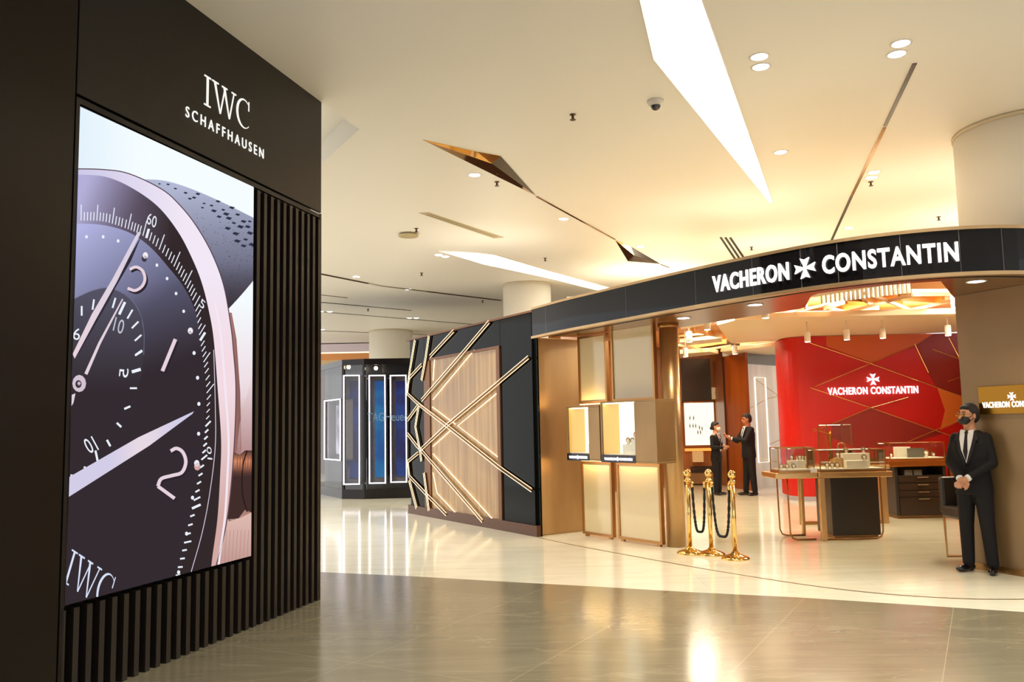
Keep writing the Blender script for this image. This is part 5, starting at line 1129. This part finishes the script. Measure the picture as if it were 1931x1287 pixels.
def person(name, label, loc, rot, hgt, arms, legs, headturn=0., female=False, skin=SK, mask=None, glasses=False, vox=.011, tie=True, lanyard=False, coat_len=.80, bulk=1., headtilt=0.):
    """arms: (shoulder, elbow, wrist, hand dir, up) per side in metres for a 1.74 m figure facing -Y; legs: (hip, knee, ankle, toe dir)"""
    k = hgt/1.74; t = thing(name, label, 'person', loc, rot)
    S = lambda p: Vector(p)*k
    def fin(mb): mb.v = [v*k for v in mb.v]; return mb
    HT_ = Matrix.Rotation(headturn, 3, 'Z') @ Matrix.Rotation(headtilt, 3, 'X'); hc = Vector((0, -.02, 1.62))
    hp = lambda p: hc+HT_@Vector(p)
    body = MB(); sh = .19 if not female else .165; sh *= bulk
    body.loft([(0, 0, .90, .13, .09), (0, 0, 1.0, .12, .085), (0, 0, 1.2, .13, .09), (0, .0, 1.35, .15, .09), (0, 0, 1.43, .13, .07), (0, 0, 1.47, .06, .055), (0, -.005, 1.54, .052, .055)])
    body.ell(hp((0, .012, .02)), (.076, .094, .105), 18, HT_); body.ell(hp((0, -.022, -.045)), (.058, .062, .072), 14, HT_); body.ell(hp((0, -.05, -.085)), (.028, .026, .024), 10, HT_)
    body.cap(hp((0, -.088, .018)), .009, hp((0, -.104, -.022)), .015, 8)
    body.ell(hp((.026, -.072, -.02)), (.02, .014, .016), 8, HT_); body.ell(hp((-.026, -.072, -.02)), (.02, .014, .016), 8, HT_); body.ell(hp((0, -.084, -.056)), (.024, .012, .009), 8, HT_)
    for s_ in (-1, 1): body.ell(hp((s_*.078, .008, -.005)), (.011, .018, .03), 8, HT_)
    body.cap((0, .0, 1.45), .056, hp((0, .012, -.06)), .05, 12)
    jk = MB(); b = bulk
    if female: jk.loft([(0, 0, coat_len, .16*b, .115), (0, 0, .92, .165*b, .12), (0, 0, 1.07, .125*b, .10), (0, -.01, 1.22, .15*b, .125), (0, -.005, 1.34, .165*b, .11), (0, .0, 1.42, .14*b, .08), (0, .0, 1.46, .075, .06)])
    else: jk.loft([(0, 0, coat_len, .185*b, .13*b), (0, 0, .9, .182*b, .128*b), (0, 0, 1.05, .165*b, .122*b), (0, -.005, 1.2, .185*b, .128*b), (0, 0, 1.33, .20*b, .12*b), (0, .005, 1.41, .17*b, .09), (0, .005, 1.47, .085, .065)])
    for (s3, e3, w3, hd, up, sd) in arms:
        s3, e3, w3 = Vector(s3), Vector(e3), Vector(w3); f_ = .9 if female else 1.
        body.cap(s3, .045, e3, .036, 10); body.cap(e3, .036, w3, .026, 10); hand(body, w3+(w3-e3).normalized()*.015, hd, sd, up, .92 if female else 1.)
        jk.cap(s3, .062*f_*b, e3, .052*f_*b, 14); jk.cap(e3, .052*f_*b, e3.lerp(w3, .93), .040*f_*b, 14)
        cf = MB(); cf.tube([e3.lerp(w3, .93), w3.lerp(e3, -.08)], [.036*f_, .035*f_], 14); fin(cf).build('shirt_cuff', SHIRT, t, local=True)
    tr = MB(); tr.loft([(0, .0, .80, .15*b, .11), (0, 0, .88, .165*b, .118), (0, 0, .98, .15*b, .11)])
    for (h3, k3, a3, td) in legs:
        h3, k3, a3 = Vector(h3), Vector(k3), Vector(a3); f_ = .88 if female else 1.
        body.cap(h3, .07, k3, .05, 10); body.cap(k3, .05, a3, .035, 10)
        tr.cap(h3, .098*f_*b, k3, .073*f_*b, 14); tr.cap(k3, .073*f_*b, a3+Vector((0, 0, .02)), .060*f_, 14)
        td = Vector(td).normalized(); sd_ = Vector((-td.y, td.x, 0)); sm = MB(); c = a3.copy(); c.z = 0
        sm.ell(c+td*.085+Vector((0, 0, .035)), (.046, .095, .036), 14, Matrix((sd_, td, Vector((0, 0, 1)))).transposed()); sm.ell(c-td*.02+Vector((0, 0, .045)), (.04, .06, .046), 12, Matrix((sd_, td, Vector((0, 0, 1)))).transposed()); sm.cap(c+Vector((0, 0, .05)), .042, c+Vector((0, 0, .095)), .042, 12)
        for v in sm.v: v.z = max(v.z, .002)
        fin(sm).build('shoe', SHOE, t, local=True, vox=.009)
    fin(body).build('body', skin, t, local=True, vox=vox*.62)
    jo = fin(jk).build('suit_jacket', SUIT, t, local=True, vox=vox)
    fin(tr).build('trousers', SUIT, t, local=True, vox=vox)
    # shirt front, lapels, tie
    def front(x, z):      # jacket front surface depth
        prof = [(coat_len, .13*b), (1.05, .122*b), (1.2, .133*b), (1.33, .12*b), (1.41, .085), (1.47, .06)] if not female else [(coat_len, .115), (1.07, .10), (1.22, .135), (1.34, .115), (1.42, .08), (1.46, .06)]
        for (za, ya), (zb_, yb) in zip(prof, prof[1:]):
            if z <= zb_: y = ya+(yb-ya)*max(0, (z-za)/(zb_-za)); break
        else: y = .055
        rx = .185*b if not female else .15*b
        return -y*(max(0., 1-abs(x/rx)**2.3))**(1/2.3)
    def patch(poly, off, m, nm, par, th=.02):
        n_ = len(poly); V_ = [Vector((x, front(x, z)-off, z)) for x, z in poly]+[Vector((x, front(x, z)-off+th+.01, z)) for x, z in poly]
        tri = tessellate_polygon([[Vector((x, z, 0)) for x, z in poly]])
        mb = MB(); mb.add(V_, [tuple(q) for q in tri]+[tuple(i+n_ for i in q[::-1]) for q in tri]+[(i, (i+1) % n_, n_+(i+1) % n_, n_+i) for i in range(n_)]); return fin(mb).build(nm, m, par, local=True, fixn=True)
    if female:
        patch([(-.045, 1.45), (-.04, 1.36), (0, 1.2), (.04, 1.36), (.045, 1.45), (0, 1.43)], .004, mat('blouse', (200, 150, 125), .6), 'blouse', t)
    else:
        patch([(-.07, 1.47), (-.068, 1.38), (-.045, 1.27), (0, 1.13), (.045, 1.27), (.068, 1.38), (.07, 1.47), (0, 1.45)], .016, SHIRT, 'shirt', t)
    for s_ in (-1, 1):
        patch([(s_*.075, 1.465), (s_*.115, 1.40), (s_*.12, 1.36), (s_*.10, 1.365), (s_*.075, 1.25), (s_*.005, 1.09), (s_*.045, 1.25), (s_*.068, 1.38)], .020, SUIT2, 'lapel', jo)
        patch([(s_*.012, 1.462), (s_*.062, 1.478), (s_*.05, 1.425)], .022, SHIRT, 'collar', t)
    if tie: patch([(-.018, 1.455), (.018, 1.455), (.012, 1.425), (.022, 1.25), (0, 1.15), (-.022, 1.25), (-.012, 1.425)], .023, TIE, 'tie', t)
    if lanyard:
        mb = MB(); mb.tube([Vector((s__, front(s__, z)-.012, z)) for s__, z in [(-.06, 1.45), (-.045, 1.3), (0, 1.12), (.045, 1.3), (.06, 1.45)]], .005, 5); fin(mb).build('lanyard', mat('lanyard_white', (225, 215, 225), .6), t, local=True)
        mb = MB(); mb.box(-.025, .025, front(0, 1.08)-.02, front(0, 1.08)-.014, 1.04, 1.12); fin(mb).build('badge', SHIRT, t, local=True)
    # hair
    hr = MB(); hr.ell(hp((0, .026, .038)), (.083, .096, .102), 18, HT_); hr.ell(hp((0, .05, -.0)), (.08, .072, .085), 14, HT_)
    hr.ell(hp((0, -.036, .086)), (.064, .042, .026), 12, HT_)
    if female: hr.ell(hp((0, .105, -.03)), (.045, .045, .045), 12, HT_); hr.ell(hp((0, -.015, .07)), (.078, .06, .048), 12, HT_)
    fin(hr).build('hair', HAIR, t, local=True, vox=.009)
    for s_ in (-1, 1):
        mb = MB(); mb.ell(hp((s_*.031, -.078, .018)), (.013, .008, .007), 10, HT_); fin(mb).build('eye', mat('eye_dark', (28, 18, 14), .2), t, local=True)
        mb = MB(); mb.tube([hp((s_*.016, -.086, .038)), hp((s_*.032, -.085, .044)), hp((s_*.048, -.074, .038))], .0045, 5); fin(mb).build('eyebrow', HAIR, t, local=True)
    if mask:
        mb = MB(); mb.ell(hp((0, -.052, -.045)), (.062, .062, .052), 16, HT_); mo = fin(mb).build('face_mask', mask, t, local=True)
        mb = MB()
        for s_ in (-1, 1): mb.tube([hp((s_*.058, -.05, -.02)), hp((s_*.082, .005, .012))], .003, 4); mb.tube([hp((s_*.055, -.045, -.06)), hp((s_*.082, .008, -.02))], .003, 4)
        fin(mb).build('ear_loops', mask, mo, local=True)
    else:
        mb = MB(); mb.ell(hp((0, -.093, -.056)), (.02, .006, .006), 10, HT_); fin(mb).build('lips', mat('lips', (150, 80, 66), .5), t, local=True)
    if glasses:
        mb = MB()
        for s_ in (-1, 1):
            mb.tube([hp((s_*(.034+.027*math.cos(a)), -.098, .014+.019*math.sin(a))) for a in [2*PI*i/14 for i in range(14)]], .003, 5, closed=True); mb.tube([hp((s_*.06, -.096, .018)), hp((s_*.084, 0, .018))], .003, 5)
        mb.tube([hp((-.008, -.1, .018)), hp((.008, -.1, .018))], .003, 5); fin(mb).build('glasses', mat('glasses_gold', (190, 140, 60), .2, .8), t, local=True)
    return t
g0 = at(1849, 1080)
person('person', 'guard in black suit and black mask standing with clasped hands by the bronze wall', (g0.x, g0.y, 0), math.radians(-52), 1.74,
       [((.152, 0, 1.385), (.215, -.03, 1.13), (.045, -.215, .985), (-.75, -.1, -.62), (0, -1, .0), -1), ((-.152, 0, 1.385), (-.215, -.03, 1.13), (-.05, -.2, .975), (.72, -.12, -.66), (0, -1, .0), 1)],
       [((.085, 0, .86), (.11, -.01, .48), (.13, .0, .08), (.35, -1, 0)), ((-.085, 0, .86), (-.10, -.01, .48), (-.11, -.0, .08), (-.3, -1, 0))],
       headturn=math.radians(-22), mask=mat('mask_black', (26, 23, 24), .6), glasses=True, vox=.010, bulk=.98)
w0_ = at(1354, 934)
person('person', 'woman in dark suit and white mask with folded hands facing the man in the shop', (w0_.x, w0_.y, 0), math.radians(48), 1.62,
       [((.165, 0, 1.38), (.23, -.03, 1.14), (.03, -.20, 1.16), (-.9, -.2, .2), (0, -1, .2), -1), ((-.165, 0, 1.38), (-.23, -.03, 1.14), (-.03, -.22, 1.12), (.9, -.2, .25), (0, -1, .2), 1)],
       [((.075, 0, .86), (.08, -.01, .48), (.085, .0, .08), (.15, -1, 0)), ((-.075, 0, .86), (-.08, -.01, .48), (-.085, .0, .08), (-.15, -1, 0))],
       headturn=math.radians(14), female=True, mask=mat('mask_white', (236, 226, 205), .6), tie=False, lanyard=True, vox=.012)
m0_ = at(1416, 935)
person('person', 'man in black suit seen from the side, holding his hands out towards the woman', (m0_.x, m0_.y, 0), math.radians(-82), 1.78,
       [((.185, 0, 1.40), (.22, -.16, 1.17), (.1, -.40, 1.22), (-.3, -.9, .2), (0, .2, 1), -1), ((-.185, 0, 1.40), (-.22, -.16, 1.16), (-.09, -.40, 1.25), (.3, -.9, .3), (0, .2, 1), 1)],
       [((.085, 0, .86), (.10, .02, .48), (.11, .05, .08), (.2, -1, 0)), ((-.085, 0, .86), (-.09, -.03, .48), (-.10, -.06, .08), (-.2, -1, 0))],
       headturn=math.radians(-6), skin=SKD, vox=.012, bulk=1.05, headtilt=math.radians(6))
